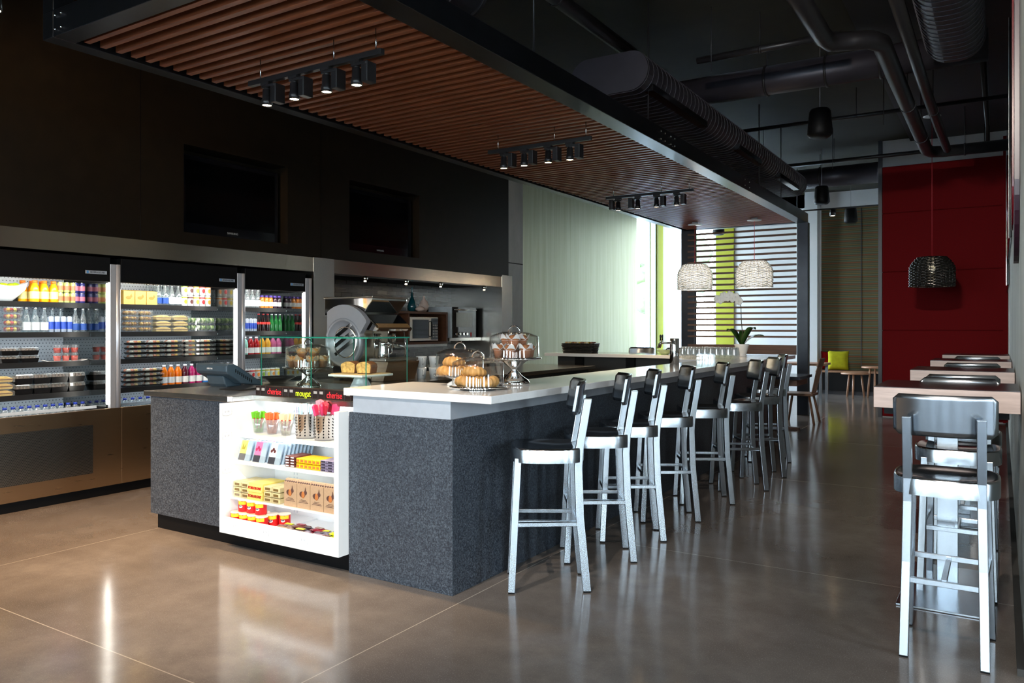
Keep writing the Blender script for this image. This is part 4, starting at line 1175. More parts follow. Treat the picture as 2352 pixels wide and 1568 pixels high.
# planter with orchid
t = thing('potted_orchid', 'white orchid in a white waisted pot on the bar', 'plant', (-2.63, 9.34, 1.063))
MB().lathe([(0, 0), (0.055, 0), (0.062, 0.012), (0.05, 0.03), (0.062, 0.05), (0.082, 0.13), (0.09, 0.15), (0.085, 0.15), (0.075, 0.12), (0, 0.11)], 36).build('pot', M['white_ceramic'], t)
MB().tube([(0,0,0.11), (0.01,0,0.25), (-0.005,0,0.45), (-0.01,0,0.60), (-0.03,0,0.67), (-0.07,0.0,0.70), (-0.14,0,0.715), (-0.22,0,0.71), (-0.30,0,0.70)], 0.004, 6, rs=[0.005]*4+[0.004]*5).build('flower_stem', M['stem'], t)
def leaf(parent, az, ln, w, up, seed):
    m = MB(); n = 10; vs = []; fs = []
    for i in range(n+1):
        u = i/n; r = ln*u; z = 0.12 + up*math.sin(u*PI*0.62) - 0.02*u
        ww = w*math.sin(PI*min(1, u*0.92+0.05))**0.7
        c = Vector((r*math.cos(az), r*math.sin(az), z)); s_ = Vector((-math.sin(az), math.cos(az), 0))
        vs += [c - s_*ww + Vector((0,0,0.012)), c, c + s_*ww + Vector((0,0,0.012))]
    for i in range(n): fs += [(3*i, 3*i+1, 3*i+4, 3*i+3), (3*i+1, 3*i+2, 3*i+5, 3*i+4)]
    m.add(vs, fs, 0, True); o = m.build('leaf', M['leaf'], parent); sd = o.modifiers.new('t', 'SOLIDIFY'); sd.thickness = 0.003
leaf(t, 0.5, 0.26, 0.065, 0.15, 1); leaf(t, 2.9, 0.20, 0.065, 0.22, 2); leaf(t, -0.4, 0.20, 0.06, 0.24, 3); leaf(t, 3.75, 0.24, 0.055, -0.07, 4); leaf(t, 1.6, 0.18, 0.055, 0.2, 5)
for k in range(8):
    x = -0.03 - 0.037*k; z = 0.675 + (0.02 if k % 2 else -0.01) + 0.045*math.sin(k*0.45)
    m = MB()
    for q in range(5):
        a = 2*PI*q/5 + k
        T = lambda p, a=a: Vector((x + math.cos(a)*0.026 + p.x*1.25, -0.015 + p.y*0.6, z + math.sin(a)*0.026 + p.z*1.25))
        m.blob((0,0,0), 0.021, 0.012, 0.021, 0, 0, 8, 6, T=T)
    m.blob((x, -0.028, z), 0.006, 0.008, 0.006, 0, 0, 6, 4)
    m.build('blossom', M['petal'], t)

# glasses upside down
t = thing('drinking_glass', '', 'glass', (0,0,0), 0, 'upturned glasses on the bar')
MB().lathe([(0.033, 0), (0.036, 0.0), (0.033, 0.06), (0.026, 0.11), (0.025, 0.13), (0, 0.135), (0, 0.125), (0.021, 0.12), (0.023, 0.10), (0.030, 0.05)], 20).build('glass_body', M['tumbler'], t)
gl = t; q = 0
for row in range(2):
    for k in range(10):
        x = -3.00 + 0.078*k*0.82; y = 8.33 + 0.085*row
        lab = 'clear upturned drinking glass, %s row, %s from the left' % (('front', 'back')[row], ordn[k])
        if q == 0: gl.location = (x, y, 1.0635); gl['label'] = lab
        else: dup(gl, (x, y, 1.0635), 0.3*k, lab)
        q += 1
# beer tap tower
t = thing('tap_tower', 'polished steel column tap tower standing on the bar', 'tap', (-2.645, 7.12, 1.063))
MB().cyl((0,0,0), 0.045, 0.245, 32).build('column', M['chrome'], t, 0.004)
for sy, nm in ((-0.02, 'tap'), (0.03, 'tap')):
    m = MB(); m.tube([(-0.04, sy, 0.20), (-0.12, sy, 0.20), (-0.145, sy, 0.19), (-0.16, sy, 0.15)], 0.009, 10); m.cyl((-0.135, sy, 0.195), 0.008, 0.04, 10)
    tp = m.build('tap', M['chrome'], t)
    MB().lathe([(0, 0), (0.006, 0), (0.010, 0.03), (0.004, 0.045), (0, 0.045)], 12, (-0.135, sy, 0.235)).build('tap_handle', M['black_soft'], tp)
# napkin basket
t = thing('wicker_basket', 'dark rectangular wicker basket of sachets on the far return', 'basket', (-4.90, 9.55, 1.063), 0.12)
m = MB(); n = 7
for i in range(n):
    z = 0.008 + 0.115*i/(n-1); k = 1 + 0.10*i/(n-1)
    pts = []
    for a, b in (((-0.21, -0.10), (0.21, -0.10)), ((0.21, -0.10), (0.21, 0.10)), ((0.21, 0.10), (-0.21, 0.10)), ((-0.21, 0.10), (-0.21, -0.10))):
        for s_ in range(12):
            u = s_/12; w = 0.004*math.sin(s_*PI + i*PI + PI/2)
            pts.append(((a[0]+(b[0]-a[0])*u)*k + w, (a[1]+(b[1]-a[1])*u)*k + w, z))
    m.tube(pts, 0.010, 5, closed=True)
m.box(-0.2, -0.095, 0.0, 0.2, 0.095, 0.01); m.build('woven_body', M['wicker_black'], t)
rnd = random.Random(3)
cols = [flat('kraft_sachet', 214, 178, 120), flat('cream_sachet', 226, 214, 180), flat('yellow_sachet', 220, 196, 90), flat('brown_print_sachet', 150, 96, 60)]
for k in range(12):
    x = -0.185 + 0.033*k
    o = MB().box(-0.014, -0.07, 0, 0.014, 0.07, 0.140).build('sachet', cols[k % 4]); o.location = Vector((-4.90, 9.55, 1.075)) + Matrix.Rotation(0.12, 3, 'Z') @ Vector((x, rnd.uniform(-0.01, 0.01), 0)); o.rotation_euler = (0, rnd.uniform(-0.12, 0.12), 0.12)
    tag(o, 'paper sachet standing in the wicker basket, %s from the left' % ordn[k], 'sachet', 'sachets in the wicker basket')
t = thing('glass_bowl', 'pale green scalloped bowl on the far return beside the taps', 'bowl', (-3.66, 9.5, 1.0635))
MB().lathe([(0, 0), (0.04, 0), (0.10, 0.06), (0.105, 0.06), (0.045, 0.0), ], 24).build('bowl_body', flat('pale_green_glass', 190, 205, 150, 0.2), t)
# ================================================================== REGISTER, CHOCOLATE BOXES
t = thing('cash_register', 'slate blue register terminal seen from behind on the steel counter', 'cash register', (0,0,0))
m = MB(); m.prism([(3.72, 1.125), (3.735, 1.140), (3.80, 1.138), (4.06, 0.985), (4.06, 0.966), (4.02, 0.966), (3.86, 0.990), (3.80, 1.03), (3.735, 1.065), (3.72, 1.085)], -5.19, -4.83, 'X')
bd = m.build('terminal_body', M['pos'], t, 0.012, seg=3)
m = MB(); m.prism([(3.76, 1.05), (3.84, 1.03), (3.93, 0.99), (3.93, 0.9635), (3.80, 0.9635), (3.78, 0.985)], -5.12, -4.92, 'X'); m.build('stand', M['pos'], t, 0.008)
lettering('brand_mark', 'micros', 0.024, M['white'], bd, (-5.02, 3.7185, 1.105), FY)
m = MB()
for k in range(9): m.box(-4.8298, 3.80+0.018*k, 1.075-0.0105*k, -4.8285, 3.808+0.018*k, 1.100-0.0105*k)
m.build('vent_slots', M['black'], bd)
t = thing('card_pad', 'low dark keyboard pad beside the register', 'keypad', (0,0,0))
MB().prism([(3.62, 0.9635), (3.86, 0.9635), (3.86, 0.985), (3.62, 0.968)], -4.78, -4.55, 'X').build('pad_body', M['black_soft'], t, 0.004)
dark_box = plain('dark_chocolate_carton', (0.016, 0.008, 0.007), 0.4)
cream_print = flat('grey_print', 170, 165, 160)
x = -4.205
seq = [('plain', 0.05), ('plain', 0.05), ('cherise', 0.165), ('plain', 0.052), ('plain', 0.052), ('mougat', 0.165), ('plain', 0.052), ('plain', 0.052), ('cherise', 0.175), ('plain', 0.055)]
names = ['first', 'second', '', 'third', 'fourth', '', 'fifth', 'sixth', '', 'seventh']
nn = 0
for i, (w, wd) in enumerate(seq):
    if w == 'plain':
        lab = 'small dark chocolate carton with a grey label, %s small one from the left' % names[i]
    else:
        lab = 'dark chocolate carton lettered %s in %s, %s' % (w, 'yellow green' if w == 'mougat' else 'red', {2: 'left of the yellow one', 5: 'in the middle', 8: 'right of the yellow one'}[i])
    t = thing('chocolate_carton', lab, 'box', (x + wd/2, 3.50, 0.9635), 0, 'chocolate cartons on the counter edge')
    MB().box(-wd/2+0.001, -0.03, 0, wd/2-0.001, 0.05, 0.058).build('carton', dark_box, t, 0.002)
    if w == 'plain':
        MB().box(-wd*0.28, -0.0312, 0.030, wd*0.28, -0.0301, 0.047).build('label_print', cream_print, t)
    else:
        lettering('lettering', w, 0.056, flat('red_ink', 255, 50, 60) if w == 'cherise' else flat('lime_ink', 225, 250, 50), t, (0, -0.0308, 0.026), FY, 0.0012, sx=0.82)
        m = MB()
        for q in range(int(wd/0.04)): m.box(-wd/2+0.04*(q+1)-0.001, -0.0306, 0.002, -wd/2+0.04*(q+1), -0.0301, 0.056)
        m.build('score_line', flat('brown_line', 70, 40, 30), t)
    x += wd
t = thing('serving_bowl', 'wide black shallow bowl behind the glass case', 'bowl', (-4.95, 4.30, 0.963))
MB().lathe([(0, 0), (0.05, 0), (0.14, 0.045), (0.15, 0.05), (0.14, 0.052), (0.05, 0.008), (0, 0.008)], 32).build('bowl_body', M['black_soft'], t)
# white mugs behind
def mug(lab, loc, first=None):
    t = thing('white_mug', lab, 'mug', loc, 0, 'stacked white mugs')
    MB().lathe([(0, 0), (0.038, 0), (0.050, 0.09), (0.052, 0.105), (0.046, 0.105), (0.035, 0.01), (0, 0.01)], 24).build('cup', M['white_ceramic'], t)
    MB().tube([(0.045, 0, 0.085), (0.075, 0, 0.080), (0.078, 0, 0.045), (0.043, 0, 0.03)], 0.006, 8).build('handle', M['white_ceramic'], t)
    return t
for k, (dx, dz, w) in enumerate(((0, 0, 'lower left'), (0.11, 0, 'lower right'), (0, 0.107, 'upper left'), (0.11, 0.107, 'upper right'))):
    mug('white mug in the small stack beside the espresso machine, %s' % w, (-4.72+dx*0.6, 5.86+dx, 0.921+dz)).rotation_euler = (0, 0, -0.6)

# ================================================================== ESPRESSO MACHINE
t = thing('espresso_machine', 'large chrome espresso machine with a round silver side disc', 'espresso machine', (0,0,0))
X0, X1, Y0, Y1 = -5.32, -4.86, 5.28, 5.74
silver = plain('silver_grey_casting', (0.44, 0.44, 0.46), 0.32, 0.35, 0.02)
MB().box(X0, Y0, 0.98, X1-0.16, Y1, 1.60).build('body', M['steelY'], t, 0.01)
MB().box(X0, Y0, 0.94, X1+0.02, Y1, 1.10).build('base', M['steelY'], t, 0.01)
m = MB()
m.prism([(-5.40, 1.68), (-4.80, 1.68), (-4.80, 1.66), (-4.93, 1.52), (-5.40, 1.52)], Y0-0.02, Y1, 'Y'); m.build('cup_tray', M['chrome'], t, 0.004)
MB().box(-5.41, Y0-0.03, 1.681, -4.79, Y1+0.01, 1.695).build('tray_rail', M['steel'], t, 0.004)
# silver disc, facing the room's near end
m = MB(); cx_, cz_ = -5.10, 1.275
def ringpoly(r, a0, a1, n=40): return [(cx_ + r*math.cos(a0+(a1-a0)*i/n), cz_ + r*math.sin(a0+(a1-a0)*i/n)) for i in range(n+1)]
m.prism(ringpoly(0.345, 0.62, 2.20) + [(cx_-0.205, cz_+0.10)] + ringpoly(0.20, 2.7, 0.30) + [(cx_+0.285, cz_+0.185)], Y0-0.085, Y0-0.03, 'Y'); m.build('disc_shroud', silver, t)
m = MB(); T = lambda p: Vector((cx_ + p.x, Y0-0.030 - p.z, cz_ + p.y))
m.lathe([(0.222, 0.0), (0.222, 0.06), (0.208, 0.066), (0.195, 0.06), (0.19, 0.02), (0.0, 0.012)], 56, T=T); m.lathe([(0.222, 0), (0, 0)], 56, T=T); dsk = m.build('disc', silver, t)
m = MB(); T2 = lambda p: Vector((cx_ + p.x, Y0-0.046 - p.z, cz_ + p.y))
m.lathe([(0.150, 0.0), (0.150, 0.014), (0.135, 0.016), (0.135, 0.0)], 48, T=T2)
for k in range(3):
    m.bar((cx_-0.13, Y0-0.055, cz_-0.12+0.08*k), (cx_+0.10, Y0-0.055, cz_+0.02+0.08*k), 0.035, 0.012, side=(0,0,1))
m.build('disc_emblem', M['chrome'], dsk)
m = MB(); m.prism([(-4.98, 1.535), (-4.90, 1.53), (-4.74, 1.40), (-4.76, 1.375), (-5.0, 1.40)], Y0-0.01, Y1+0.01, 'Y'); cp = m.build('control_panel', M['chrome'], t, 0.004)
MB().prism([(-4.895, 1.527), (-4.76, 1.418), (-4.757, 1.421), (-4.892, 1.530)], Y0+0.01, Y1-0.01, 'Y').build('panel_face', M['black_gloss'], cp)
MB().prism([(-4.79, 1.4435), (-4.752, 1.412), (-4.748, 1.416), (-4.786, 1.4475)], Y0+0.01, Y1-0.01, 'Y').build('bronze_strip', flat('bronze_strip', 170, 130, 85, 0.3), cp)
for y in (5.40, 5.60):
    m = MB(); m.cyl((-4.87, y, 1.27), 0.038, 0.085, 20); m.cyl((-4.87, y, 1.22), 0.032, 0.05, 20); m.tube([(-4.84, y, 1.25), (-4.72, y, 1.235)], 0.013, 10); m.build('group_head', M['chrome'], t)
for y in (5.29, 5.72):
    MB().tube([(-4.82, y, 1.37), (-4.80, y, 1.25), (-4.81, y, 1.13)], 0.007, 8).build('steam_wand', M['chrome'], t)
MB().box(-4.86, Y0+0.0, 1.105, -4.66, Y1, 1.13).build('drip_tray', M['steel'], t, 0.004)
m = MB(); m.prism([(-4.84, 0.925), (-4.70, 0.925), (-4.64, 1.10), (-4.84, 1.10)], Y0+0.01, Y1-0.01, 'Y'); m.build('drip_box', M['steelY'], t)
for y in (5.33, 5.69):
    for x_ in (-5.25, -4.93): MB().cyl((x_, y, 0.9205), 0.022, 0.019, 14).build('foot', M['black'], t)
t = thing('milk_pitcher', 'shiny steel milk pitcher standing on the espresso machine drip tray', 'pitcher', (-4.76, 5.36, 1.1305))
MB().lathe([(0, 0), (0.05, 0), (0.054, 0.02), (0.045, 0.09), (0.042, 0.13), (0.048, 0.15), (0.044, 0.15), (0.04, 0.13), (0, 0.11)], 28).build('pitcher_body', M['chrome'], t)
MB().tube([(0.02, 0.042, 0.14), (0.03, 0.085, 0.13), (0.03, 0.085, 0.05), (0.02, 0.048, 0.03)], 0.005, 8).build('handle', M['chrome'], t)

# ================================================================== KITCHEN ALCOVE
t = thing('wall_shelf_box', 'walnut wall shelf box holding the microwave on the brick wall', 'shelf', (0,0,0))
m = MB(); x0, x1, y0, y1, z0, z1 = -7.295, -6.75, 7.62, 8.98, 1.18, 1.63
m.box(x0, y0, z1-0.03, x1, y1, z1); m.box(x0, y0, z0, x1, y1, z0+0.03)
for y in (y0, 8.10, y1-0.03): m.box(x0, y, z0+0.03, x1, y+0.03, z1-0.03)
m.box(x0, y0+0.03, z0+0.03, x0+0.02, y1-0.03, z1-0.03)
m.build('carcass', M['walnut2'], t, 0.002)
MB().box(-6.80, 7.62, 1.145, -6.76, 8.98, 1.179).build('steel_edge', M['steel'], t)
t = thing('microwave_oven', 'stainless microwave with dark window inside the walnut shelf box', 'microwave', (0,0,0))
MB().box(-7.15, 8.19, 1.22, -6.80, 8.82, 1.56).build('body', M['steelY'], t, 0.006)
MB().box(-6.799, 8.25, 1.26, -6.795, 8.60, 1.52).build('door_window', M['black_gloss'], t)
MB().box(-6.799, 8.66, 1.24, -6.795, 8.81, 1.54).build('control_panel', M['black_gloss'], t)
MB().tube([(-6.795, 8.635, 1.28), (-6.77, 8.635, 1.30), (-6.77, 8.635, 1.48), (-6.795, 8.635, 1.50)], 0.008, 8).build('handle', M['black'], t)
m = MB()
for i in range(5):
    for j in range(3): m.box(-6.7945, 8.69+0.04*j, 1.27+0.04*i, -6.793, 8.715+0.04*j, 1.292+0.04*i)
m.build('key_print', flat('grey_print', 170, 165, 160), t)
t = thing('convection_oven', 'countertop convection oven with white side beside the steel wall', 'oven', (0,0,0))
MB().box(-7.20, 9.10, 1.26, -6.77, 9.70, 1.71).build('body', flat('white_enamel', 215, 218, 220, 0.3), t, 0.006)
d = MB().box(-6.769, 9.10, 1.26, -6.755, 9.70, 1.71).build('door', M['black_gloss'], t, 0.002)
MB().box(-6.754, 9.19, 1.42, -6.752, 9.60, 1.63).build('door_window', flat('oven_window', 120, 118, 100, 0.2), d)
MB().rod((-6.735, 9.12, 1.672), (-6.735, 9.68, 1.672), 0.011).build('handle', M['chrome'], d)
for k in range(4): 
    T = lambda p, k=k: Vector((-6.7545 + p.z, 9.18+0.09*k + p.x, 1.315 + p.y))
    MB().cyl((0,0,0), 0.02, 0.022, 14, T=T).build('knob', M['chrome'], t)
MB().box(-6.754, 9.55, 1.275, -6.752, 9.585, 1.335).build('red_switch', flat('switch_red', 200, 30, 30), t)
MB().box(-7.28, 9.0, 1.215, -6.72, 9.79, 1.2595).build('shelf_plate', M['steel'], t)
t = thing('tall_bottle_vase', 'teal glass bottle vase with a long neck on the walnut shelf', 'vase', (-6.95, 8.42, 1.6305), 0, 'vases on the walnut shelf')
MB().lathe([(0, 0), (0.04, 0), (0.062, 0.04), (0.066, 0.08), (0.045, 0.14), (0.018, 0.20), (0.011, 0.27), (0.012, 0.33), (0.015, 0.345), (0, 0.34)], 32).build('vase_body', M['teal_glass'], t)
t = thing('round_bottle_vase', 'blush round bottle vase with short neck beside the teal vase', 'vase', (-6.93, 8.66, 1.6305), 0, 'vases on the walnut shelf')
MB().lathe([(0, 0), (0.03, 0), (0.066, 0.05), (0.070, 0.09), (0.05, 0.15), (0.018, 0.185), (0.014, 0.22), (0.016, 0.225), (0, 0.22)], 32).build('vase_body', M['blush'], t)
t = thing('low_bottle_vase', 'small squat blush vase in front of the other two vases', 'vase', (-6.84, 8.46, 1.6305), 0, 'vases on the walnut shelf')
MB().lathe([(0, 0), (0.025, 0), (0.062, 0.025), (0.066, 0.045), (0.04, 0.07), (0.012, 0.085), (0.012, 0.10), (0, 0.098)], 32).build('vase_body', M['blush'], t)
for k, y in enumerate((6.80, 7.54, 8.25, 9.28)):
    t = thing('eyeball_spotlight', 'small round chrome spotlight under the steel band, %s from the left' % ordn[k], 'spotlight', (-6.34, y, 2.0), 0, 'round spotlights under the steel band')
    MB().blob((0.02, 0, -0.012), 0.032, 0.032, 0.032).build('ball', M['chrome'], t)
    MB().cyl((0.02, 0, -0.052), 0.014, 0.012, 14).build('lens', M['halogen'], t)
    l = bpy.data.lights.new('lamp', 'SPOT'); l.energy = 34; l.color = (1, .78, .5); l.spot_size = 1.5; l.spot_blend = 0.7; l.shadow_soft_size = 0.02
    o = bpy.data.objects.new('lamp', l); C.objects.link(o); o.parent = t; o.location = (-0.05, 0, -0.07); o.rotation_euler = (0, -0.75, 0)

# ================================================================== WHITE DISPLAY CABINET
t = thing('confectionery_display', 'bright white open display cabinet with shelves in the counter front', 'display cabinet', (0,0,0))
XL, XR, YF, YB, ZB, ZT = -4.222, -3.177, 3.20, 3.655, 0.106, 0.926
Wt = M['white']
m = MB(); m.box(XL, YF, ZB, XL+0.016, YB, ZT); m.build('side_panel', Wt, t)
m = MB(); m.box(XR-0.036, YF, ZB, XR, 3.2795, ZT+0.004); m.box(XR-0.036, 3.2796, ZB, XR-0.001, YB, 0.90); m.build('side_panel', Wt, t)
MB().box(XL+0.016, YB-0.02, ZB, XR-0.037, YB, ZT).build('back_panel', Wt, t)
MB().box(XL+0.016, YF, ZB, XR-0.037, YF+0.016, 0.208).build('front_lip', Wt, t)
m = MB(); m.box(XL+0.016, YF+0.017, ZB, -3.80, YB-0.021, 0.158); m.box(-3.7999, YF+0.017, ZB, XR-0.037, YB-0.021, 0.150); m.build('floor_panel', Wt, t)
for zf, yf in ((0.722, 3.33), (0.556, 3.287), (0.32, 3.27)):
    MB().box(XL+0.017, yf, zf-(0.022 if zf > 0.4 else 0.011), XR-0.038, YB-0.021, zf).build('shelf', Wt, t)
for zf, yf in ((0.722, 3.335), (0.556, 3.292), (0.32, 3.275)):
    MB().box(XL+0.03, yf, zf+0.0005, -3.76, yf+0.003, zf+0.045).build('acrylic_stop', M['dome'], t)
m = MB()
for x_ in (-4.02, -3.99, -3.60, -3.57):
    for k in range(26): m.box(x_, YB-0.0215, 0.17+0.028*k, x_+0.003, YB-0.0205, 0.185+0.028*k)
m.build('shelf_slots', flat('slot_grey', 150, 165, 180), t)
led = MB().box(XL+0.05, 3.64-0.03, 0.900, XR-0.08, 3.64-0.012, 0.912).build('light_strip', M['cool_tube'], t)  # unseen LED strips added to brighten the cabinet niche
for zf, yf in ((0.722, 3.33), (0.556, 3.287), (0.32, 3.40)):
    MB().box(XL+0.05, yf+0.03, zf-(0.030 if zf > 0.4 else 0.018), XR-0.08, yf+0.042, zf-(0.0225 if zf > 0.4 else 0.0115)).build('light_strip', M['cool_tube'], t)  # added shelf strips, also unseen, for a brighter niche
def price_tag(loc, rot, k):
    h = thing('price_tag', 'tiny pale price tag outlined in grey, %s' % k, 'price tag', loc, 0, 'price tags on the white display')
    h.rotation_euler = rot
    m = MB(); pts = [(-0.033, -0.020), (0.0, -0.024), (0.033, -0.020), (0.035, 0.0), (0.033, 0.020), (0, 0.024), (-0.033, 0.020), (-0.035, 0)]
    m.prism(pts, 0, 0.0008, 'Z'); m.build('tag_card', flat('tag_white', 236, 238, 242), h)
    MB().tube([(p[0], p[1], 0.001) for p in pts], 0.0007, 4, closed=True).build('tag_outline', flat('tag_grey', 165, 170, 180), h)
    lettering('price_print', '$1.00', 0.016, flat('tag_grey', 165, 170, 180), h, (0, 0, 0.001), (0,0,0), 0.0003)
for z, k in ((0.87, 'top one on the left inner side'), (0.715, 'middle one on the left inner side'), (0.50, 'lowest one on the left inner side')):
    price_tag((XL+0.0165, 3.245, z-0.0), (PI/2, 0, PI/2), k)
for x_, k in ((-4.07, 'left one on the front lip'), (-3.79, 'middle one on the front lip'), (-3.46, 'right one on the front lip')):
    price_tag((x_, YF-0.0005, 0.165), (PI/2, 0, 0), k)

# cups with wrapped bars
def wrapped_cup(x, y, col, accent, lab, group, n=6, band=True):
    t = thing('glass_tumbler', lab + ' tumbler', 'glass', (x, y, 0.7225), 0, 'tumblers of wrapped bars')
    MB().lathe([(0, 0), (0.032, 0), (0.046, 0.095), (0.0445, 0.095), (0.031, 0.004), (0, 0.004)], 24).build('tumbler_body', M['tumbler'], t)
    for k in range(n):
        a = 2*PI*k/n + 0.4; r0, r1 = 0.016, 0.030
        o = MB().box(-0.0135, -0.004, 0, 0.0135, 0.004, 0.135).build('candy_bar', [col], None, 0.002)
        d = Vector((r1*math.cos(a)*1.3 - r0*math.cos(a), r1*math.sin(a)*1.3 - r0*math.sin(a), 0.13)).normalized()
        o.location = (x + r0*math.cos(a), y + r0*math.sin(a), 0.7275); o.rotation_euler = (-d.y, d.x, a*0.3)
        MB().box(-0.0045, -0.0046, 0.025, 0.0045, -0.0041, 0.095).build('printed_stripe', accent, o)
        tag(o, '%s wrapped bar in the %s tumbler, %s' % (group, group, ('right', 'back right', 'back left', 'left', 'front left', 'front right')[k]), 'wrapped bar', '%s bars in a tumbler' % group)
redp = flat('red_print', 190, 30, 30)
wrapped_cup(-4.115, 3.42, flat('green_wrapper', 110, 190, 40), redp, 'glass tumbler of green wrapped bars, left', 'green')
wrapped_cup(-3.985, 3.42, flat('orange_wrapper', 240, 120, 60), redp, 'glass tumbler of orange wrapped bars, middle', 'orange')
wrapped_cup(-3.865, 3.43, flat('cream_wrapper', 245, 225, 180), redp, 'glass tumbler of cream wrapped bars, right', 'cream')
MB_ = MB
def canister(x, y, lab):
    t = thing('perforated_canister', lab, 'canister', (x, y, 0.7225), 0, 'perforated steel canisters')
    MB().lathe([(0, 0), (0.052, 0), (0.060, 0.006), (0.064, 0.15), (0.0665, 0.152), (0.0625, 0.152), (0.058, 0.008), (0, 0.008)], 36).build('canister_body', M['chrome'], t)
    m = MB()
    for c_ in range(12):
        a = 2*PI*c_/12 + 0.2
        for r_ in range(7):
            T = lambda p, a=a, r_=r_: Matrix.Rotation(a, 3, 'Z') @ Vector((0.0612 + 0.0006*r_ + p.z, p.x, 0.02+0.018*r_ + p.y))
            m.cyl((0,0,0), 0.0042, 0.0008, 8, T=T)
    m.build('perforations', M['black'], t)
    return t
canister(-3.675, 3.42, 'perforated steel canister of blue and white wrapped sticks')
canister(-3.515, 3.42, 'perforated steel canister of pink and red wrapped lollipops')
bl = [flat('pale_blue_wrapper', 165, 215, 240), flat('white_wrapper', 235, 240, 245), flat('lilac_wrapper', 195, 195, 235)]
pk = [flat('pink_wrapper', 232, 70, 120), flat('crimson_wrapper', 205, 30, 60), flat('rose_wrapper', 245, 150, 165)]
for k in range(8):
    a = 2*PI*k/8; x_, y_ = -3.675+0.036*math.cos(a), 3.42+0.036*math.sin(a)
    o = MB().cyl((0,0,0), 0.012, 0.20, 10).build('wrapped_stick', bl[k % 3]); o.location = (x_, y_, 0.732); o.rotation_euler = (-0.06*math.sin(a), 0.06*math.cos(a), 0)
    lettering('print', 'mentos', 0.013, flat('navy_print', 50, 60, 120), o, (0, -0.0122, 0.168), (PI/2, -PI/2, 0), 0.0003)
    tag(o, 'blue and white candy stick in the left steel canister, %s' % ('right', 'back right', 'back', 'back left', 'left', 'front left', 'front', 'front right')[k], 'candy', 'candy sticks in the left canister')
for k in range(8):
    a = 2*PI*k/8+0.3; x_, y_ = -3.515+0.036*math.cos(a), 3.42+0.036*math.sin(a)
    m = MB(); m.rod((0,0,0), (0,0,0.16), 0.003); m.prism([(-0.02, 0.145), (0.02, 0.145), (0.026, 0.205), (0.0, 0.215), (-0.026, 0.205)], -0.007, 0.007, 'Y')
    o = m.build('wrapped_lollipop', pk[k % 3], None, 0.003); o.location = (x_, y_, 0.732+0.012*(k % 3)); o.rotation_euler = (-0.2*math.sin(a), 0.2*math.cos(a), a)
    tag(o, 'pink wrapped lollipop in the right steel canister, %s' % ('right', 'back right', 'back', 'back left', 'left', 'front left', 'front', 'front right')[k], 'candy', 'lollipops in the right canister')
# chocolate tablets, leaning rows on the second shelf
gre = flat('grey_blue_sleeve', 170, 190, 205); dkl = flat('dark_label', 60, 62, 70)
tabs = [('yellow', flat('yellow_print', 235, 232, 110), -4.125), ('pink', flat('pink_print', 225, 120, 165), -3.985), ('white', flat('white_print', 232, 230, 230), -3.845)]
for nm, col, x_ in tabs:
    for k in range(9):
        last = (k == 0)
        t = thing('chocolate_tablet', 'grey sleeved chocolate tablet with %s picture, %s in its row' % (nm, ordn[k]), 'chocolate tablet', (x_+0.006*k, 3.305+0.026*k, 0.5565), 0, '%s picture chocolate tablets' % nm)
        t.rotation_euler = (-0.30, 0, 0.0)
        MB().box(-0.055, 0, 0, 0.055, 0.009, 0.13).build('sleeve', gre, t, 0.001)
        MB().box(-0.050, -0.0008, 0.045, 0.010, -0.0001, 0.128).build('picture', col, t)
        MB().box(-0.050, -0.0008, 0.001, 0.010, -0.0001, 0.0445).build('label', dkl, t)
        if k == 0:
            m = MB()
            if nm == 'yellow': m.prism([(-0.038, 0.07), (-0.03, 0.115), (-0.02, 0.08), (-0.004, 0.108), (-0.008, 0.07)], -0.0016, -0.0009, 'Y')
            else:
                for q in range(3): m.cyl((0,0,0), 0.010, 0.0008, 12, T=lambda p, q=q: Vector((-0.035+0.014*q+p.x, -0.0009-p.z, 0.08+0.012*(q % 2)+p.y)))
            m.build('motif', flat('motif_%s' % nm, *{'yellow': (150, 140, 30), 'pink': (180, 40, 90), 'white': (90, 45, 45)}[nm]), t)
# candy bars right of the tablets
def stack_bars(x0_, nx, nz, dx, col, stripe, z0, y0_, ln, lab, group, dz=0.017, w=None):
    i = 0
    for a in range(nx):
        for b in range(nz):
            t = thing('candy_bar', '%s, %s across, %s up' % (lab, ordn[a], ordn[b]), 'candy bar', (x0_+dx*a, y0_, z0+dz*b), 0, group)
            MB().box(-dx*0.46, 0, 0, dx*0.46, ln, dz*0.86).build('wrapper', col, t, 0.003)
            MB().box(-dx*0.3, -0.0008, dz*0.2, dx*0.3, -0.0001, dz*0.65).build('wrapper_print', stripe, t)
stack_bars(-3.71, 2, 4, 0.045, flat('brown_wrapper', 110, 60, 50), flat('white_wrapper', 235, 240, 245), 0.557, 3.30, 0.14, 'brown wrapped candy bar stack', 'brown bars on the second shelf')
stack_bars(-3.615, 6, 2, 0.034, flat('golden_wrapper', 250, 200, 20), flat('orange_wrapper', 240, 120, 60), 0.557, 3.30, 0.14, 'golden yellow wrapped candy', 'golden wrapped candies', 0.032)
stack_bars(-3.40, 3, 4, 0.055, flat('lilac_grey_wrapper', 140, 130, 155), flat('black_print', 50, 45, 60), 0.557, 3.30, 0.14, 'lilac grey wrapped bar stack', 'lilac grey bars')
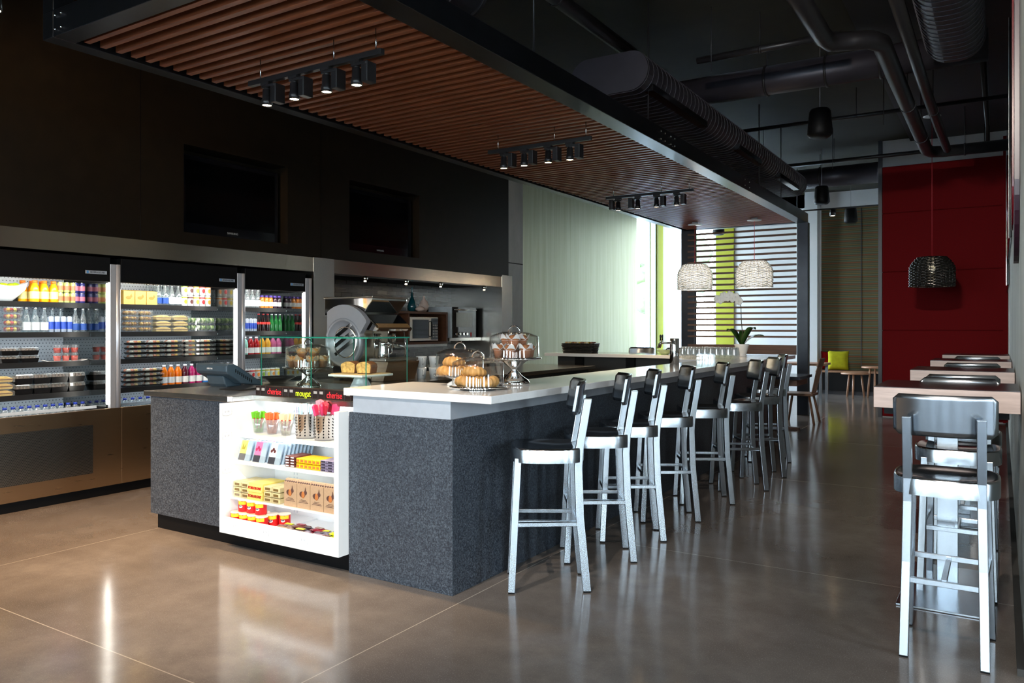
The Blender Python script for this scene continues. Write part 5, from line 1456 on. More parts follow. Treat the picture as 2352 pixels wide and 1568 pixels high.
# third shelf: yellow boxes and brown cartons
stack_bars(-4.165, 2, 3, 0.075, flat('pale_gold_foil', 215, 200, 150), flat('brown_foil_print', 120, 95, 50), 0.3205, 3.29, 0.18, 'pale gold foil bar', 'gold foil bars left', 0.034)
stack_bars(-3.875, 2, 3, 0.075, flat('pale_gold_foil', 215, 200, 150), flat('brown_foil_print', 120, 95, 50), 0.3205, 3.29, 0.18, 'pale gold foil bar beside the brown cartons', 'gold foil bars right', 0.034)
for k in range(2):
    t = thing('yellow_bar_box', 'yellow triangular bar box lettered in red, %s' % ('lower', 'upper')[k], 'box', (-3.995, 3.285, 0.3205+0.052*k), 0, 'yellow bar boxes')
    m = MB(); m.prism([(0, 0), (0.19, 0), (0.19, 0.05), (0.012, 0.05)], -0.068, 0.068, 'X'); m.build('box_body', flat('butter_yellow', 250, 228, 120), t)
    lettering('lettering', 'TOBLERONE', 0.024, flat('red_print', 190, 30, 30), t, (0, -0.001+0.003, 0.022), (PI/2-0.2, 0, 0), 0.002, sx=0.92)
kraft = plain('brown_kraft_carton', S(186, 152, 118), 0.7, 0, 0.05, 60)
for k in range(4):
    t = thing('kraft_carton', 'brown kraft carton with squirrel emblem, %s from the left' % ordn[k], 'box', (-3.665+0.1135*k, 3.285, 0.3205), 0, 'brown squirrel cartons')
    m = MB(); m.prism([(0, 0), (0.07, 0), (0.07, 0.155), (0.035, 0.165), (0.018, 0.165), (0, 0.145)], -0.055, 0.055, 'X'); m.build('carton', kraft, t)
    m = MB()
    m.blob((-0.008, -0.001, 0.085), 0.026, 0.002, 0.018, 0); m.blob((0.018, -0.001, 0.098), 0.013, 0.002, 0.013, 0); m.prism([(0.010, 0.10), (0.018, 0.130), (0.026, 0.10)], -0.002, -0.0003, 'Y')
    m.build('squirrel_emblem', flat('emblem_brown', 90, 62, 55), t)
    MB().blob((-0.002, -0.0018, 0.083), 0.015, 0.002, 0.020).build('emblem_patch', flat('emblem_orange', 190, 115, 60), t)
    m = MB()
    for z_, w_ in ((0.050, 0.022), (0.042, 0.034), (0.034, 0.040)): m.box(-w_, -0.0010, z_, w_, -0.0002, z_+0.003)
    for q in range(6): m.blob((-0.045+0.018*q, 0.006, 0.150), 0.008, 0.004, 0.008, 0, 0, 8, 5)
    m.build('carton_print', flat('emblem_brown', 90, 62, 55), t)
# red canisters
def snack_can():
    t = thing('snack_canister', '', 'canister', (0,0,0), 0, '')
    MB().lathe([(0, 0), (0.036, 0), (0.037, 0.003), (0.037, 0.083)], 28).build('can_body', flat('signal_red', 222, 22, 30), t)
    MB().lathe([(0.037, 0.083), (0.0385, 0.084), (0.0385, 0.090), (0.035, 0.092), (0, 0.092)], 28).build('lid', flat('ivory_lid', 235, 225, 200), t)
    m = MB(); 
    for i in range(9):
        a = -PI/2 - 0.75 + 1.5*i/8
        m.v.append((0.0373*math.cos(a), 0.0373*math.sin(a), 0.056)); m.v.append((0.0373*math.cos(a), 0.0373*math.sin(a), 0.082 if abs(i-4) > 0 else 0.078))
    for i in range(8): m.f.append((2*i, 2*i+2, 2*i+3, 2*i+1)); m.m.append(0); m.s.append(True)
    m.build('yellow_band', flat('band_yellow', 248, 215, 40), t)
    T = lambda p: Vector((math.sin(p.x/0.0378)*0.0378, -math.cos(p.x/0.0378)*0.0378, p.z + 0.042))
    m = MB(); m.blob((-0.010, 0, 0), 0.014, 0.0004, 0.011, 0, 0, 14, 8, T=T); m.build('white_face_patch', M['white'], t)
    m = MB(); m.box(-0.020, -0.0391, 0.043, -0.001, -0.0386, 0.047); m.blob((-0.0145, -0.038, 0.050), 0.003, 0.0008, 0.002); m.blob((-0.0055, -0.0383, 0.050), 0.003, 0.0008, 0.002); m.build('dark_print', M['black'], t)
    return t
cans = [(-4.120, 3.31, 0.2335, 'left in the upper row'), (-4.040, 3.31, 0.2335, 'middle in the upper row'), (-3.960, 3.31, 0.2335, 'right in the upper row')] + \
       [(-4.150+0.080*k, 3.275, 0.1585, 'lower front row, %s from the left' % ordn[k]) for k in range(4)] + \
       [(-4.145+0.080*k, 3.355, 0.1585, 'lower back row, %s from the left' % ordn[k]) for k in range(4)] + [(-3.845, 3.40, 0.1585, 'standing apart at the right of the lower row')]
can0 = snack_can(); can0.scale = (1, 1, 0.81)
for i, (x_, y_, z_, w) in enumerate(cans):
    lab = 'small red snack can, %s' % w
    z_ -= 0.0
    if i == 0: can0.location = (x_, y_, z_); can0['label'] = lab; can0['group'] = 'red snack cans'; can0.rotation_euler.z = 0.5
    else: dup(can0, (x_, y_, z_), 0.5 if i < 7 else 0.8, lab, 'red snack cans')
wr = [flat('taupe_wrapper', 150, 125, 110), flat('brown_wrapper', 110, 60, 50), flat('dark_wrapper', 60, 40, 50), flat('burgundy_wrapper', 140, 30, 50), flat('lilac_grey_wrapper', 140, 130, 155), flat('acid_yellow_wrapper', 225, 235, 20), flat('acid_yellow_wrapper', 225, 235, 20)]
rnd = random.Random(11)
for k in range(21):
    x_ = -3.76 + 0.026*k; y_ = 3.265 + 0.075*(k % 2)
    col = wr[min(6, k//3)]
    t = thing('snack_packet', '', 'snack packet', (x_, y_, 0.135), rnd.uniform(-0.3, 0.3), 'flat snack packets at the bottom')
    t['label'] = '%s snack packet lying at the bottom, %s of its colour, %s' % (col.name.replace('_wrapper', '').replace('_', ' '), ('left', 'middle', 'right')[k % 3], 'at the front' if k % 2 == 0 else 'at the back')
    if k >= 18: t['label'] = 'acid yellow snack packet at the far right of the bottom, %s' % ('left', 'middle', 'right')[k % 3]
    m = MB(); m.blob((0, 0, 0.035+0.010*(k % 3)), 0.045, 0.036, 0.014, 0, 0.05, 12, 8, k); m.box(-0.052, -0.034, 0.034+0.010*(k % 3), 0.052, 0.034, 0.037+0.010*(k % 3)); m.build('packet', col, t)
    MB().box(-0.03, -0.012, 0.0485+0.010*(k % 3), 0.03, 0.012, 0.0505+0.010*(k % 3)).build('packet_print', wr[(k*3+2) % 7], t)
# ================================================================== REFRIGERATED DISPLAY CASES
def cooler(n, y0, y1, lab, badge):
    t = thing('open_display_cooler', lab, 'display cooler', (0,0,0), 0, 'open display coolers')
    xf = -6.36; xb = -7.10; xs = -6.655
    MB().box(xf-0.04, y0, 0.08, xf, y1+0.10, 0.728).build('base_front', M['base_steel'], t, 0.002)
    MB().box(xb, y0, 0.08, xf-0.041, y1+0.10, 0.50).build('base_body', M['black'], t)
    MB().box(xb, y0+0.0, 0.0, xf-0.02, y1+0.10, 0.079).build('toe_kick', M['black'], t)
    if n == 1: MB().box(xf+0.0005, y0+0.1, 0.206, xf+0.004, y0+1.07, 0.606).build('vent_grille', M['grille'], t)
    MB().box(xb, y0, 0.50, xb+0.02, y1, 1.95).build('back_panel', M['peg'], t)
    MB().box(xb+0.021, y1-0.005, 0.50, xf-0.05, y1+0.012, 1.95).build('end_panel', M['black'], t)
    MB().box(xb+0.021, y1-0.012, 0.74, xf-0.05, y1-0.0055, 1.79).build('side_glass', M['side_glass'], t)
    m = MB(); m.box(xb+0.021, y0, 0.52, xf-0.041, y1-0.013, 0.54); m.box(xb+0.021, y0, 0.5401, xf-0.29, y1-0.013, 0.60); m.build('well_floor', flat('cool_grey_liner', 190, 200, 208), t)
    MB().box(xf-0.195, y0, 0.722, xf-0.185, y1-0.013, 0.745).build('well_rail', flat('cool_grey_liner', 190, 200, 208), t)
    m = MB(); m.box(xf-0.06, y0, 1.795, xf-0.004, y1, 2.0); m.box(xb+0.021, y0, 1.86, xf-0.0605, y1, 2.0); h = m.build('header', M['black'], t, 0.002)
    b = MB().box(xf-0.0035, y1-0.21, 1.855, xf+0.0, y1-0.03, 1.882).build('brand_plate', flat('silver_plate', 150, 158, 168, 0.3), h)
    lettering('lettering', 'BEVERAGE-AIR', 0.021, M['black'], b, (xf+0.0005, y1-0.11, 1.868), FX, 0.0004, sx=0.9)
    MB().box(xf-0.0, y1-0.20, 1.858, xf+0.0006, y1-0.185, 1.879).build('blue_mark', flat('badge_blue', 60, 130, 190), b)
    p = MB().box(xf-0.04, y1, 0.729, xf-0.002, y1+0.05, 1.945).build('post', M['post'], t, 0.003)
    m = MB(); m.cyl((xf-0.012, y1+0.072, 0.729), 0.022, 1.216, 20); m.build('round_post', M['post'], t)
    MB().box(xf-0.035, y1-0.020, 0.76, xf-0.012, y1-0.002, 1.785).build('light_tube', M['tube_light'], t, 0.006)
    MB().box(xf-0.11, y0+0.02, 1.825, xf-0.07, y1-0.06, 1.85).build('light_tube', M['hidden_tube'], t)  # unseen tube added behind the header to keep the shelves bright
    for z in (1.617, 1.369, 1.124, 0.865):
        s = MB().box(xb+0.021, y0, z-0.018, xs-0.006, y1-0.013, z-0.001).build('shelf', flat('cool_grey_liner', 190, 200, 208), t)
        MB().box(xs-0.0055, y0, z-0.040, xs, y1-0.013, z+0.004).build('price_rail', M['black_soft'], s)
        MB().box(xs-0.04, y0+0.01, z-0.028, xs-0.015, y1-0.03, z-0.0185).build('light_strip', M['cool_tube'], s)
    return t
cooler(1, 2.52, 3.74, 'open display cooler at the left edge, steel base with perforated grille', 1)
cooler(2, 3.84, 5.03, 'open display cooler in the middle, behind the register', 2)
cooler(3, 5.13, 5.915, 'open display cooler at the right, beside the steel column', 3)

# ---- product kinds; each has its front towards local -Y
def lbl(r, z0, z1, mat, parent, name='label', n=24):
    return MB().lathe([(r+0.0006, z0), (r+0.0006, z1)], n).build(name, mat, parent)
def k_bottle(name, cat, prof, mat, cap, cz, ch, cr, lab=None, lz=None, lr=None, n=20):
    def f():
        t = thing(name, '', cat)
        MB().lathe(prof, n).build('bottle_body', mat, t)
        MB().cyl((0,0,cz), cr, ch, 16).build('cap', cap, t)
        if lab: lbl(lr, lz[0], lz[1], lab, t, n=n)
        return t
    return f
def k_can(name, mat, band, top=None, h=0.12, r=0.031):
    def f():
        t = thing(name, '', 'can')
        MB().lathe([(0, 0), (r*0.8, 0), (r, 0.008), (r, h-0.012), (r*0.84, h-0.002)], 20).build('can_body', mat, t)
        MB().lathe([(r*0.84, h-0.002), (r*0.84, h), (0, h-0.003)], 20).build('can_lid', M['chrome'], t)
        if band: lbl(r, h*0.22, h*0.66, band, t, 'label', 20)
        return t
    return f
def k_tray(name, cat, base, lid, food, w, d, h, basek=0.45, fk=0.6):
    def f():
        t = thing(name, '', cat)
        m = MB(); hb = h*basek
        vs = []
        for k, z in ((0.86, 0), (1.0, hb), (0.94, hb), (0.80, 0.004)):
            vs += [(-w/2*k, -d/2*k, z), (w/2*k, -d/2*k, z), (w/2*k, d/2*k, z), (-w/2*k, d/2*k, z)]
        fs = [(0,3,2,1), (12,13,14,15)]
        for r_ in range(3):
            for q in range(4): fs.append((4*r_+q, 4*r_+(q+1) % 4, 4*r_+4+(q+1) % 4, 4*r_+4+q))
        m.add(vs, fs); m.build('tray_base', base, t)
        m = MB(); vs = []
        for k, z in ((1.02, hb+0.001), (0.97, h*0.92), (0.88, h)): vs += [(-w/2*k, -d/2*k, z), (w/2*k, -d/2*k, z), (w/2*k, d/2*k, z), (-w/2*k, d/2*k, z)]
        fs = [(8,9,10,11)]
        for r_ in range(2):
            for q in range(4): fs.append((4*r_+q, 4*r_+(q+1) % 4, 4*r_+4+(q+1) % 4, 4*r_+4+q))
        m.add(vs, fs); m.build('clear_lid', lid, t)
        m = MB(); rnd = random.Random(len(name)*7+int(w*1000))
        for i in range(4):
            for j in range(2):
                m.blob((-w*0.30+w*0.20*i, -d*0.2+d*0.4*j, hb*fk + h*0.18), w*0.13, d*0.24, h*0.36, (i+j) % len(food), 0.08, 8, 6, i*3+j)
        m.build('food', food, t)
        return t
    return f
clr = M['clear']
blackp = plain('black_food_tray', (0.008, 0.008, 0.009), 0.25)
foods = {
 'sushi': [flat('rice', 225, 215, 190), flat('salmon', 215, 120, 70), flat('omelette', 225, 180, 80), flat('nori', 40, 45, 30)],
 'fruit': [flat('melon', 240, 175, 70), flat('berry', 190, 50, 50), flat('pineapple', 245, 220, 110), flat('grape', 90, 40, 50)],
 'granola': [flat('granola', 205, 160, 80), flat('granola_dark', 165, 115, 55)],
 'salad': [flat('lettuce', 120, 155, 60), flat('lettuce_dark', 60, 100, 35), flat('lettuce_pale', 195, 205, 140)],
 'dark': [flat('dark_meal', 70, 55, 45)], 'bun': [flat('bun', 232, 200, 120), flat('bun_filling', 120, 80, 50)]}
glassB = M['bottle_glass']
orange = flat('orange_juice', 245, 165, 20, 0.25); ocap = flat('orange_cap', 238, 120, 40)
wl = flat('white_label', 232, 235, 235); cream = flat('cream_label', 240, 225, 150); bluel = flat('blue_label', 40, 80, 160)
silver_can = flat('silver_blue_can', 190, 200, 215, 0.25, 0.4)
K = {
 'oj': k_bottle('juice_bottle', 'bottle', [(0,0),(0.032,0),(0.035,0.01),(0.035,0.10),(0.030,0.13),(0.020,0.15),(0.018,0.165)], orange, ocap, 0.158, 0.022, 0.021, cream, (0.03, 0.09), 0.035),
 'water_glass': k_bottle('mineral_water_bottle', 'bottle', [(0,0),(0.029,0),(0.032,0.008),(0.032,0.09),(0.026,0.12),(0.012,0.16),(0.011,0.195)], glassB, M['chrome'], 0.19, 0.014, 0.0135, wl, (0.02, 0.085), 0.032),
 'water_blue': k_bottle('mineral_water_bottle', 'bottle', [(0,0),(0.029,0),(0.032,0.008),(0.032,0.09),(0.026,0.12),(0.012,0.16),(0.011,0.195)], glassB, M['chrome'], 0.19, 0.014, 0.0135, bluel, (0.02, 0.075), 0.032),
 'fruit_can': k_can('drink_can', flat('pale_green_can', 195, 205, 120, 0.25), flat('peach_print', 190, 120, 80), h=0.088, r=0.024),
 'navy_can': k_can('drink_can', flat('navy_can', 40, 45, 110, 0.25), flat('silver_red_print', 190, 110, 130), h=0.088, r=0.026),
 'energy': k_can('slim_can', silver_can, flat('blue_panel', 45, 80, 185, 0.25), h=0.135, r=0.024),
 'fruit_cup': k_tray('fruit_tub', 'food tub', clr, clr, foods['fruit'], 0.12, 0.10, 0.050, 0.6),
 'meal': k_tray('meal_tray', 'food tray', blackp, clr, foods['dark'], 0.135, 0.12, 0.062, 0.6),
 'bigmeal': k_tray('meal_tray', 'food tray', blackp, clr, foods['dark'], 0.135, 0.12, 0.082, 0.6),
 'sushi': k_tray('sushi_tray', 'food tray', blackp, clr, foods['sushi'], 0.175, 0.10, 0.041, 0.45, 0.9),
 'granola': k_tray('granola_tub', 'food tub', clr, clr, foods['granola'], 0.125, 0.10, 0.048, 0.6),
 'salad': k_tray('salad_tub', 'food tub', clr, clr, foods['salad'], 0.105, 0.11, 0.068, 0.6, 0.7),
 'red_cup': None,
}
def k_sand():
    t = thing('sandwich_pack', '', 'sandwich')
    m = MB(); m.prism([(-0.072, 0), (0.072, 0), (0.08, 0.014), (0.075, 0.030), (0.035, 0.046), (-0.035, 0.046), (-0.075, 0.030), (-0.08, 0.014)], -0.05, 0.05, 'Y'); m.build('bread', foods['bun'][0], t, 0.006)
    MB().box(-0.079, -0.0515, 0.018, 0.079, 0.05, 0.026).build('filling', foods['bun'][1], t)
    m = MB(); m.prism([(-0.088, 0), (0.088, 0), (0.088, 0.038), (0.045, 0.054), (-0.045, 0.054), (-0.088, 0.038)], -0.056, 0.056, 'Y'); m.build('clear_wrap', clr, t)
    return t
K['sand'] = k_sand
def k_redcup():
    t = thing('jelly_cup', '', 'dessert cup')
    MB().lathe([(0, 0.001), (0.024, 0.001), (0.030, 0.042), (0, 0.042)], 20).build('red_jelly', flat('red_jelly', 205, 50, 30, 0.2), t)
    MB().lathe([(0, 0), (0.025, 0), (0.034, 0.064), (0.034, 0.066), (0, 0.066)], 20).build('clear_cup', clr, t)
    return t
K['red_cup'] = k_redcup
def k_kraft():
    t = thing('kraft_snack_box', '', 'box')
    MB().prism([(-0.045, 0), (0.045, 0), (0.045, 0.115), (0.02, 0.135), (-0.045, 0.125)], -0.052, 0.052, 'X').build('box_body', flat('tan_kraft', 222, 178, 90, 0.6), t)
    m = MB(); m.blob((-0.005, -0.0455, 0.065), 0.026, 0.001, 0.016); m.blob((0.020, -0.0455, 0.078), 0.012, 0.001, 0.012); m.prism([(0.012, 0.085), (0.02, 0.10), (0.028, 0.085)], -0.0465, -0.0452, 'Y'); m.build('animal_print', flat('tan_print', 165, 120, 55), t)
    return t
K['kraft'] = k_kraft
def k_small(col, top): 
    def f():
        t = thing('juice_can', '', 'can')
        r = 0.030; h = 0.105
        MB().lathe([(0, 0), (r*0.85, 0), (r, 0.006), (r, h-0.010), (r*0.86, h)], 20).build('can_body', flat('ivory_can', 228, 228, 225, 0.3), t)
        MB().lathe([(r*0.86, h), (r*0.86, h+0.003), (0, h+0.001)], 20).build('can_lid', top, t)
        T = lambda p: Vector((math.sin(p.x/(r+.0006))*(r+.0006), -math.cos(p.x/(r+.0006))*(r+.0006), p.z+0.045))
        m = MB(); m.blob((0,0,0), 0.018, 0.0004, 0.022, 0, 0, 12, 8, T=T); m.build('fruit_print', col, t)
        lbl(r, 0.078, 0.092, col, t)
        return t
    return f
for nm, c_ in (('green', (150, 190, 40)), ('dark', (90, 45, 40)), ('yellow', (235, 205, 60)), ('red', (205, 40, 45)), ('orange', (240, 150, 60))):
    K['jc_'+nm] = k_small(flat(nm+'_fruit_print', *c_), M['chrome'] if nm != 'dark' else M['chrome'])
def k_vit(nm, c_):
    liquid = flat(nm+'_drink', *c_, 0.2)
    return k_bottle('flavoured_water_bottle', 'bottle', [(0,0),(0.030,0),(0.034,0.008),(0.034,0.085),(0.036,0.10),(0.034,0.125),(0.020,0.155),(0.014,0.165),(0.014,0.175)], liquid, flat('clear_cap', 225, 225, 230), 0.17, 0.018, 0.016, wl, (0.018, 0.075), 0.034)
for nm, c_ in (('orange', (235, 120, 20)), ('plum', (80, 20, 40)), ('magenta', (175, 30, 100)), ('red', (165, 25, 30)), ('amber', (235, 165, 40)), ('pink', (200, 90, 140)), ('teal', (150, 210, 195)), ('blue', (50, 120, 190))):
    K['v_'+nm] = k_vit(nm, c_)
K['cola'] = k_bottle('cola_bottle', 'bottle', [(0,0),(0.026,0),(0.028,0.01),(0.024,0.05),(0.028,0.085),(0.022,0.115),(0.012,0.15),(0.011,0.18)], flat('cola', 30, 10, 10, 0.1), flat('cap_red', 180, 30, 30), 0.176, 0.012, 0.013, flat('cola_label', 205, 60, 55), (0.075, 0.10), 0.0285)
K['green'] = k_bottle('green_bottle', 'bottle', [(0,0),(0.026,0),(0.028,0.01),(0.027,0.09),(0.020,0.12),(0.012,0.15),(0.011,0.18)], flat('green_bottle_glass', 25, 100, 45, 0.08), flat('silver_cap', 190, 195, 190, 0.3), 0.176, 0.012, 0.013, None)
K['smooth'] = k_bottle('smoothie_bottle', 'bottle', [(0,0),(0.026,0),(0.028,0.01),(0.028,0.09),(0.024,0.11),(0.018,0.12)], flat('amber_smoothie', 200, 120, 40, 0.2), flat('violet_cap', 80, 60, 150), 0.118, 0.022, 0.020, wl, (0.025, 0.07), 0.028)
K['berry'] = k_bottle('smoothie_bottle', 'bottle', [(0,0),(0.026,0),(0.028,0.01),(0.028,0.09),(0.024,0.11),(0.018,0.12)], flat('berry_smoothie', 50, 25, 40, 0.2), flat('violet_cap', 80, 60, 150), 0.118, 0.022, 0.020, wl, (0.025, 0.07), 0.028)
K['water'] = k_bottle('water_bottle', 'bottle', [(0,0),(0.028,0),(0.030,0.01),(0.030,0.12),(0.022,0.145),(0.013,0.155)], glassB, flat('royal_blue_cap', 25, 50, 150), 0.153, 0.018, 0.016, None)
P = {}
def put(kind, x, y, z, lab, group, tilt=0.0):
    if kind not in P:
        t = K[kind](); P[kind] = t
        t.location = (x, y, z); t.rotation_euler = (0, 0, PI/2 + tilt); t['label'] = lab; t['group'] = group
        return t
    return dup(P[kind], (x, y, z), PI/2 + tilt, lab, group)
XP = -6.72
lr = ['left', 'middle', 'right']
# --- left cooler
for k, y in enumerate((3.31, 3.385, 3.46)):
    put('oj', XP, y, 1.617, 'orange juice bottle with orange cap, front row %s one, left cooler' % lr[k], 'orange juice bottles')
    put('oj', XP-0.09, y-0.05, 1.617, 'orange juice bottle with orange cap, back row %s one, left cooler' % lr[k], 'orange juice bottles')
for k, y in enumerate((3.515, 3.568, 3.621)):
    for z, w in ((1.617, 'lower'), (1.706, 'upper')):
        put('fruit_can', XP, y, z, '%s pale green drink can, %s of three, top shelf, left cooler' % (w, lr[k]), 'pale green cans')
for k, y in enumerate((3.655, 3.709)):
    for z, w in ((1.617, 'lower'), (1.706, 'upper')):
        put('navy_can', XP, y-0.012, z, '%s navy drink can, %s one, top shelf, left cooler' % (w, ('left', 'right')[k]), 'navy cans')
t = thing('white_boat_bowl', 'large white boat shaped bowl of limes on the top shelf', 'bowl', (XP-0.03, 3.10, 1.617))
vs = []; n = 20; m = MB()
for j, (k, z) in enumerate(((0.25, 0.0), (0.6, 0.05), (0.9, 0.10), (1.0, 0.125), (0.96, 0.125), (0.8, 0.09), (0.3, 0.01))):
    for i in range(n):
        a = 2*PI*i/n; vs.append((0.075*k*math.cos(a), 0.17*k*math.sin(a), z + (0.04*math.sin(a)**2 if j in (3, 4) else 0)))
fs = [tuple(range(n)), tuple(range(6*n, 7*n))]
for j in range(6):
    for i in range(n): fs.append((j*n+i, j*n+(i+1) % n, (j+1)*n+(i+1) % n, (j+1)*n+i))
m.add(vs, fs, 0, True); m.build('bowl_body', M['white_ceramic'], t)
for k, (dy, dx, w) in enumerate(((0.045, 0.0, 'right lime'), (0.085, -0.02, 'far right lime'), (-0.02, 0.0, 'middle lime'), (-0.08, 0.0, 'left lime'), (0.01, -0.03, 'lime at the back'))):
    col = flat('lime_skin', 160, 195, 30, 0.35) if k != 4 else flat('lemon_skin', 225, 200, 40, 0.35)
    o = MB().blob((0,0,0), 0.026, 0.032, 0.026).build('lime', col); o.location = (XP-0.03+dx, 3.10+dy, 1.617+0.125+0.006*(k % 2))
    tag(o, '%s in the white boat bowl' % (w if k < 4 else 'yellow citrus fruit at the back'), 'fruit', 'limes in the white bowl')
for k in range(4): put('fruit_cup', XP-0.01, 3.14, 1.369+0.0515*k, 'clear tub of cut fruit, %s from the bottom, left cooler' % ordn[k], 'cut fruit tubs')
for k, y in enumerate((3.245, 3.315, 3.385)):
    put('water_glass', XP, y, 1.369, 'clear glass water bottle with white label, front %s one, second shelf, left' % lr[k], 'glass water bottles, left cooler')
    if k < 2: put('water_glass', XP-0.08, y+0.03, 1.369, 'clear glass water bottle behind the white labelled ones, %s one' % ('left', 'right')[k], 'glass water bottles, left cooler')
for k, y in enumerate((3.437, 3.488, 3.539, 3.590)): put('energy', XP, y, 1.369, 'slim blue and silver can, %s from the left, left cooler' % ordn[k], 'slim cans, left cooler')
for k, y in enumerate((3.645, 3.712)): put('water_blue', XP, y-0.004, 1.369, 'clear glass water bottle with blue label, %s one, left cooler' % ('left', 'right')[k], 'blue label bottles, left cooler')
for k, y in enumerate((3.50, 3.57)): put('water_glass', XP-0.10, y, 1.369, 'clear glass water bottle behind the slim cans, %s one' % ('left', 'right')[k], 'glass water bottles, left cooler')
for k, y in enumerate((3.10, 3.25)):
    for z in range(2): put('meal', XP, y, 1.124+0.063*z, 'black meal tray with clear lid, %s %s, third shelf, left cooler' % (('lower', 'upper')[z], ('left', 'right')[k]), 'meal trays, third shelf')
t = thing('white_platter', 'white rectangular platter under the red jelly cups', 'platter', (XP, 3.55, 1.1245))
MB().prism([(-0.15, 0.0), (0.13, 0.0), (0.175, 0.012), (0.17, 0.015), (0.125, 0.004), (-0.145, 0.004), (-0.185, 0.015), (-0.19, 0.012)], -0.045, 0.045, 'X', T=lambda p: Vector((p.x, p.y, p.z))).build('platter_body', M['white_ceramic'], t)
for k, y in enumerate((3.49, 3.562, 3.634)):
    for z in range(2): put('red_cup', XP, y, 1.129+0.068*z, 'cup of red jelly, %s row, %s one, on the white platter' % (('lower', 'upper')[z], lr[k]), 'red jelly cups')
for k in range(3): put('sand', XP, 3.045, 0.866+0.055*k, 'clear pack with a sandwich, %s from the bottom, fourth shelf, left cooler' % ordn[k], 'sandwiches, left cooler')
for k, y in enumerate((3.205, 3.345, 3.485, 3.625)):
    for z in range(2): put('bigmeal', XP, y, 0.866+0.083*z, 'black meal tray, %s layer, %s from the left, fourth shelf' % (('lower', 'upper')[z], ordn[k]), 'meal trays, fourth shelf')
for k in range(13): put('water', XP+0.01, 2.955+0.062*k, 0.6005, 'blue capped water bottle, back row, %s from left, left cooler well' % (ordn[k] if k < 12 else 'last'), 'water bottles, back row, left well')
for k in range(12): put('water', XP+0.27, 2.90+0.066*k, 0.5405, 'blue capped water bottle, front row, %s from left, left cooler well' % ordn[k], 'water bottles, front row, left well', 0.2)
# --- middle cooler
for k, y in enumerate((4.10, 4.212, 4.324)): put('kraft', XP, y, 1.617, 'tan kraft snack box with animal print, %s one' % lr[k], 'tan kraft boxes')
for k, y in enumerate((4.415, 4.485)): put('water_blue', XP, y, 1.617, 'clear glass bottle with blue label, %s one, top shelf, middle cooler' % ('left', 'right')[k], 'glass bottles, middle cooler')
for k, y in enumerate((4.555, 4.625)): put('water_glass', XP, y, 1.617, 'clear glass bottle with white label, %s one, top shelf, middle cooler' % ('left', 'right')[k], 'glass bottles, middle cooler')
for k, y in enumerate((4.38, 4.45, 4.52, 4.59)): put('water_glass', XP-0.11, y, 1.617, 'clear glass bottle in the back row, %s from left, middle cooler' % ordn[k], 'glass bottles, middle cooler')
for k, nm in enumerate(('green', 'dark', 'yellow', 'red', 'orange')):
    for z in range(2): put('jc_'+nm, XP, 4.69+0.066*k, 1.617+0.109*z, '%s ivory juice can with %s print, top shelf, middle cooler' % (('lower', 'upper')[z], nm), 'stacked juice cans')
for k, y in enumerate((4.13, 4.27)):
    for z in range(4): put('granola', XP, y, 1.369+0.0495*z, 'clear granola tub, %s stack, %s from the bottom' % (('left', 'right')[k], ordn[z]), 'granola tubs')
for k, y in enumerate((4.44, 4.62)):
    for z in range(3): put('sand', XP, y, 1.370+0.055*z, 'clear pack with a filled bun, %s stack, %s from the bottom' % (('left', 'right')[k], ordn[z]), 'buns, middle cooler')
for k, y in enumerate((4.755, 4.865, 4.965)):
    for z in range(2): put('salad', XP, y-0.005, 1.370+0.069*z, 'clear tub of green salad, %s column, %s one' % (lr[k], ('lower', 'upper')[z]), 'salad tubs')
for k, y in enumerate((4.19, 4.378, 4.566, 4.754, 4.925)):
    for z in range(4): put('sushi', XP, y, 1.124+0.0425*z, 'black sushi tray, third shelf, stack %s from left, %s from the bottom' % (ordn[k], ordn[z]), 'sushi trays, third shelf')
for k, y in enumerate((4.16, 4.345)):
    for z in range(4): put('sushi', XP, y, 0.866+0.0425*z, 'black sushi tray, fourth shelf, %s stack, %s from the bottom' % (('left', 'right')[k], ordn[z]), 'sushi trays, fourth shelf')
for k, nm in enumerate(('orange', 'orange', 'orange', 'plum', 'magenta', 'magenta')):
    put('v_'+nm, XP, 4.475+0.0745*k, 0.866, '%s flavoured water bottle, %s in the row, fourth shelf, middle cooler' % (nm, ordn[k]), 'flavoured water, middle cooler')
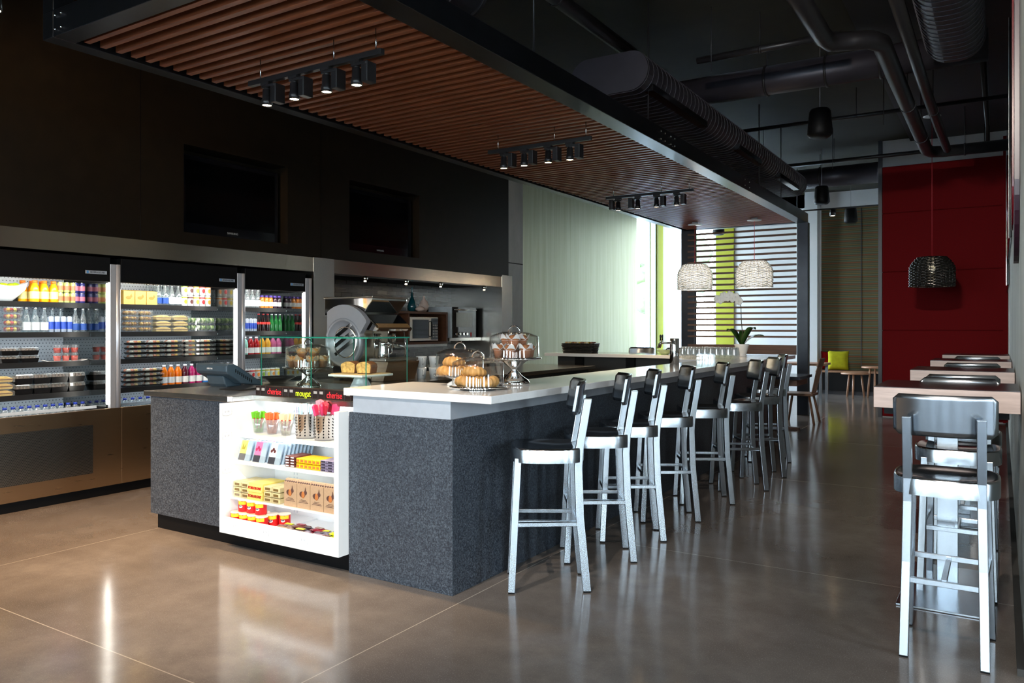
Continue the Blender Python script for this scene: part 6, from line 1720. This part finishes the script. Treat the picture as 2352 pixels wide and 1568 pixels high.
for k in range(2): put('v_blue', XP, 4.925+0.072*k, 0.866, 'blue flavoured water bottle at the right end, %s one, middle cooler' % ('left', 'right')[k], 'flavoured water, middle cooler')
for k in range(8): put('water', XP+0.01, 4.08+0.075*k, 0.6005, 'blue capped water bottle, back row, %s from left, middle well' % ordn[k], 'water bottles, middle well')
for k in range(6): put('water', XP+0.27, 3.99+0.066*k, 0.5405, 'blue capped water bottle, front row, %s from left, middle well' % ordn[k], 'water bottles, middle well')
# --- right cooler
for k, y in enumerate((5.43, 5.50, 5.57)): put('water_glass', XP, y, 1.617, 'clear glass bottle on the top shelf of the right cooler, %s one' % lr[k], 'glass bottles, right cooler')
for k, y in enumerate((5.635, 5.694, 5.753)): put('smooth', XP, y-0.01, 1.617, 'amber smoothie bottle with violet cap, %s one, right cooler' % lr[k], 'smoothies, right cooler')
for k, y in enumerate((5.812, 5.870)): put('berry', XP, y-0.01, 1.617, 'dark smoothie bottle with violet cap, %s one, right cooler' % ('left', 'right')[k], 'smoothies, right cooler')
for k, y in enumerate((5.43, 5.481, 5.532)): put('energy', XP, y, 1.369, 'slim blue and silver can in the right cooler, %s one' % lr[k], 'slim cans, right cooler')
for k, y in enumerate((5.59, 5.65, 5.71)): put('cola', XP, y-0.004, 1.369, 'cola bottle with red label, %s one, right cooler' % lr[k], 'cola bottles')
for k, y in enumerate((5.768, 5.826, 5.882)): put('green', XP, y-0.008, 1.369, 'green glass bottle, %s one, right cooler' % lr[k], 'green bottles')
for k, nm in enumerate(('teal', 'red', 'red', 'amber', 'amber', 'pink', 'pink')):
    put('v_'+nm, XP, 5.405+0.0745*k, 1.124, '%s flavoured water bottle, %s in the row, third shelf, right cooler' % (nm, ordn[k]), 'flavoured water, right cooler')
for k, nm in enumerate(('dark', 'red', 'orange', 'green', 'yellow', 'orange', 'yellow')):
    put('jc_'+nm, XP, 5.43+0.0675*k, 0.866, 'ivory juice can with %s print, %s in the row, fourth shelf, right cooler' % (nm, ordn[k]), 'juice cans, right cooler')
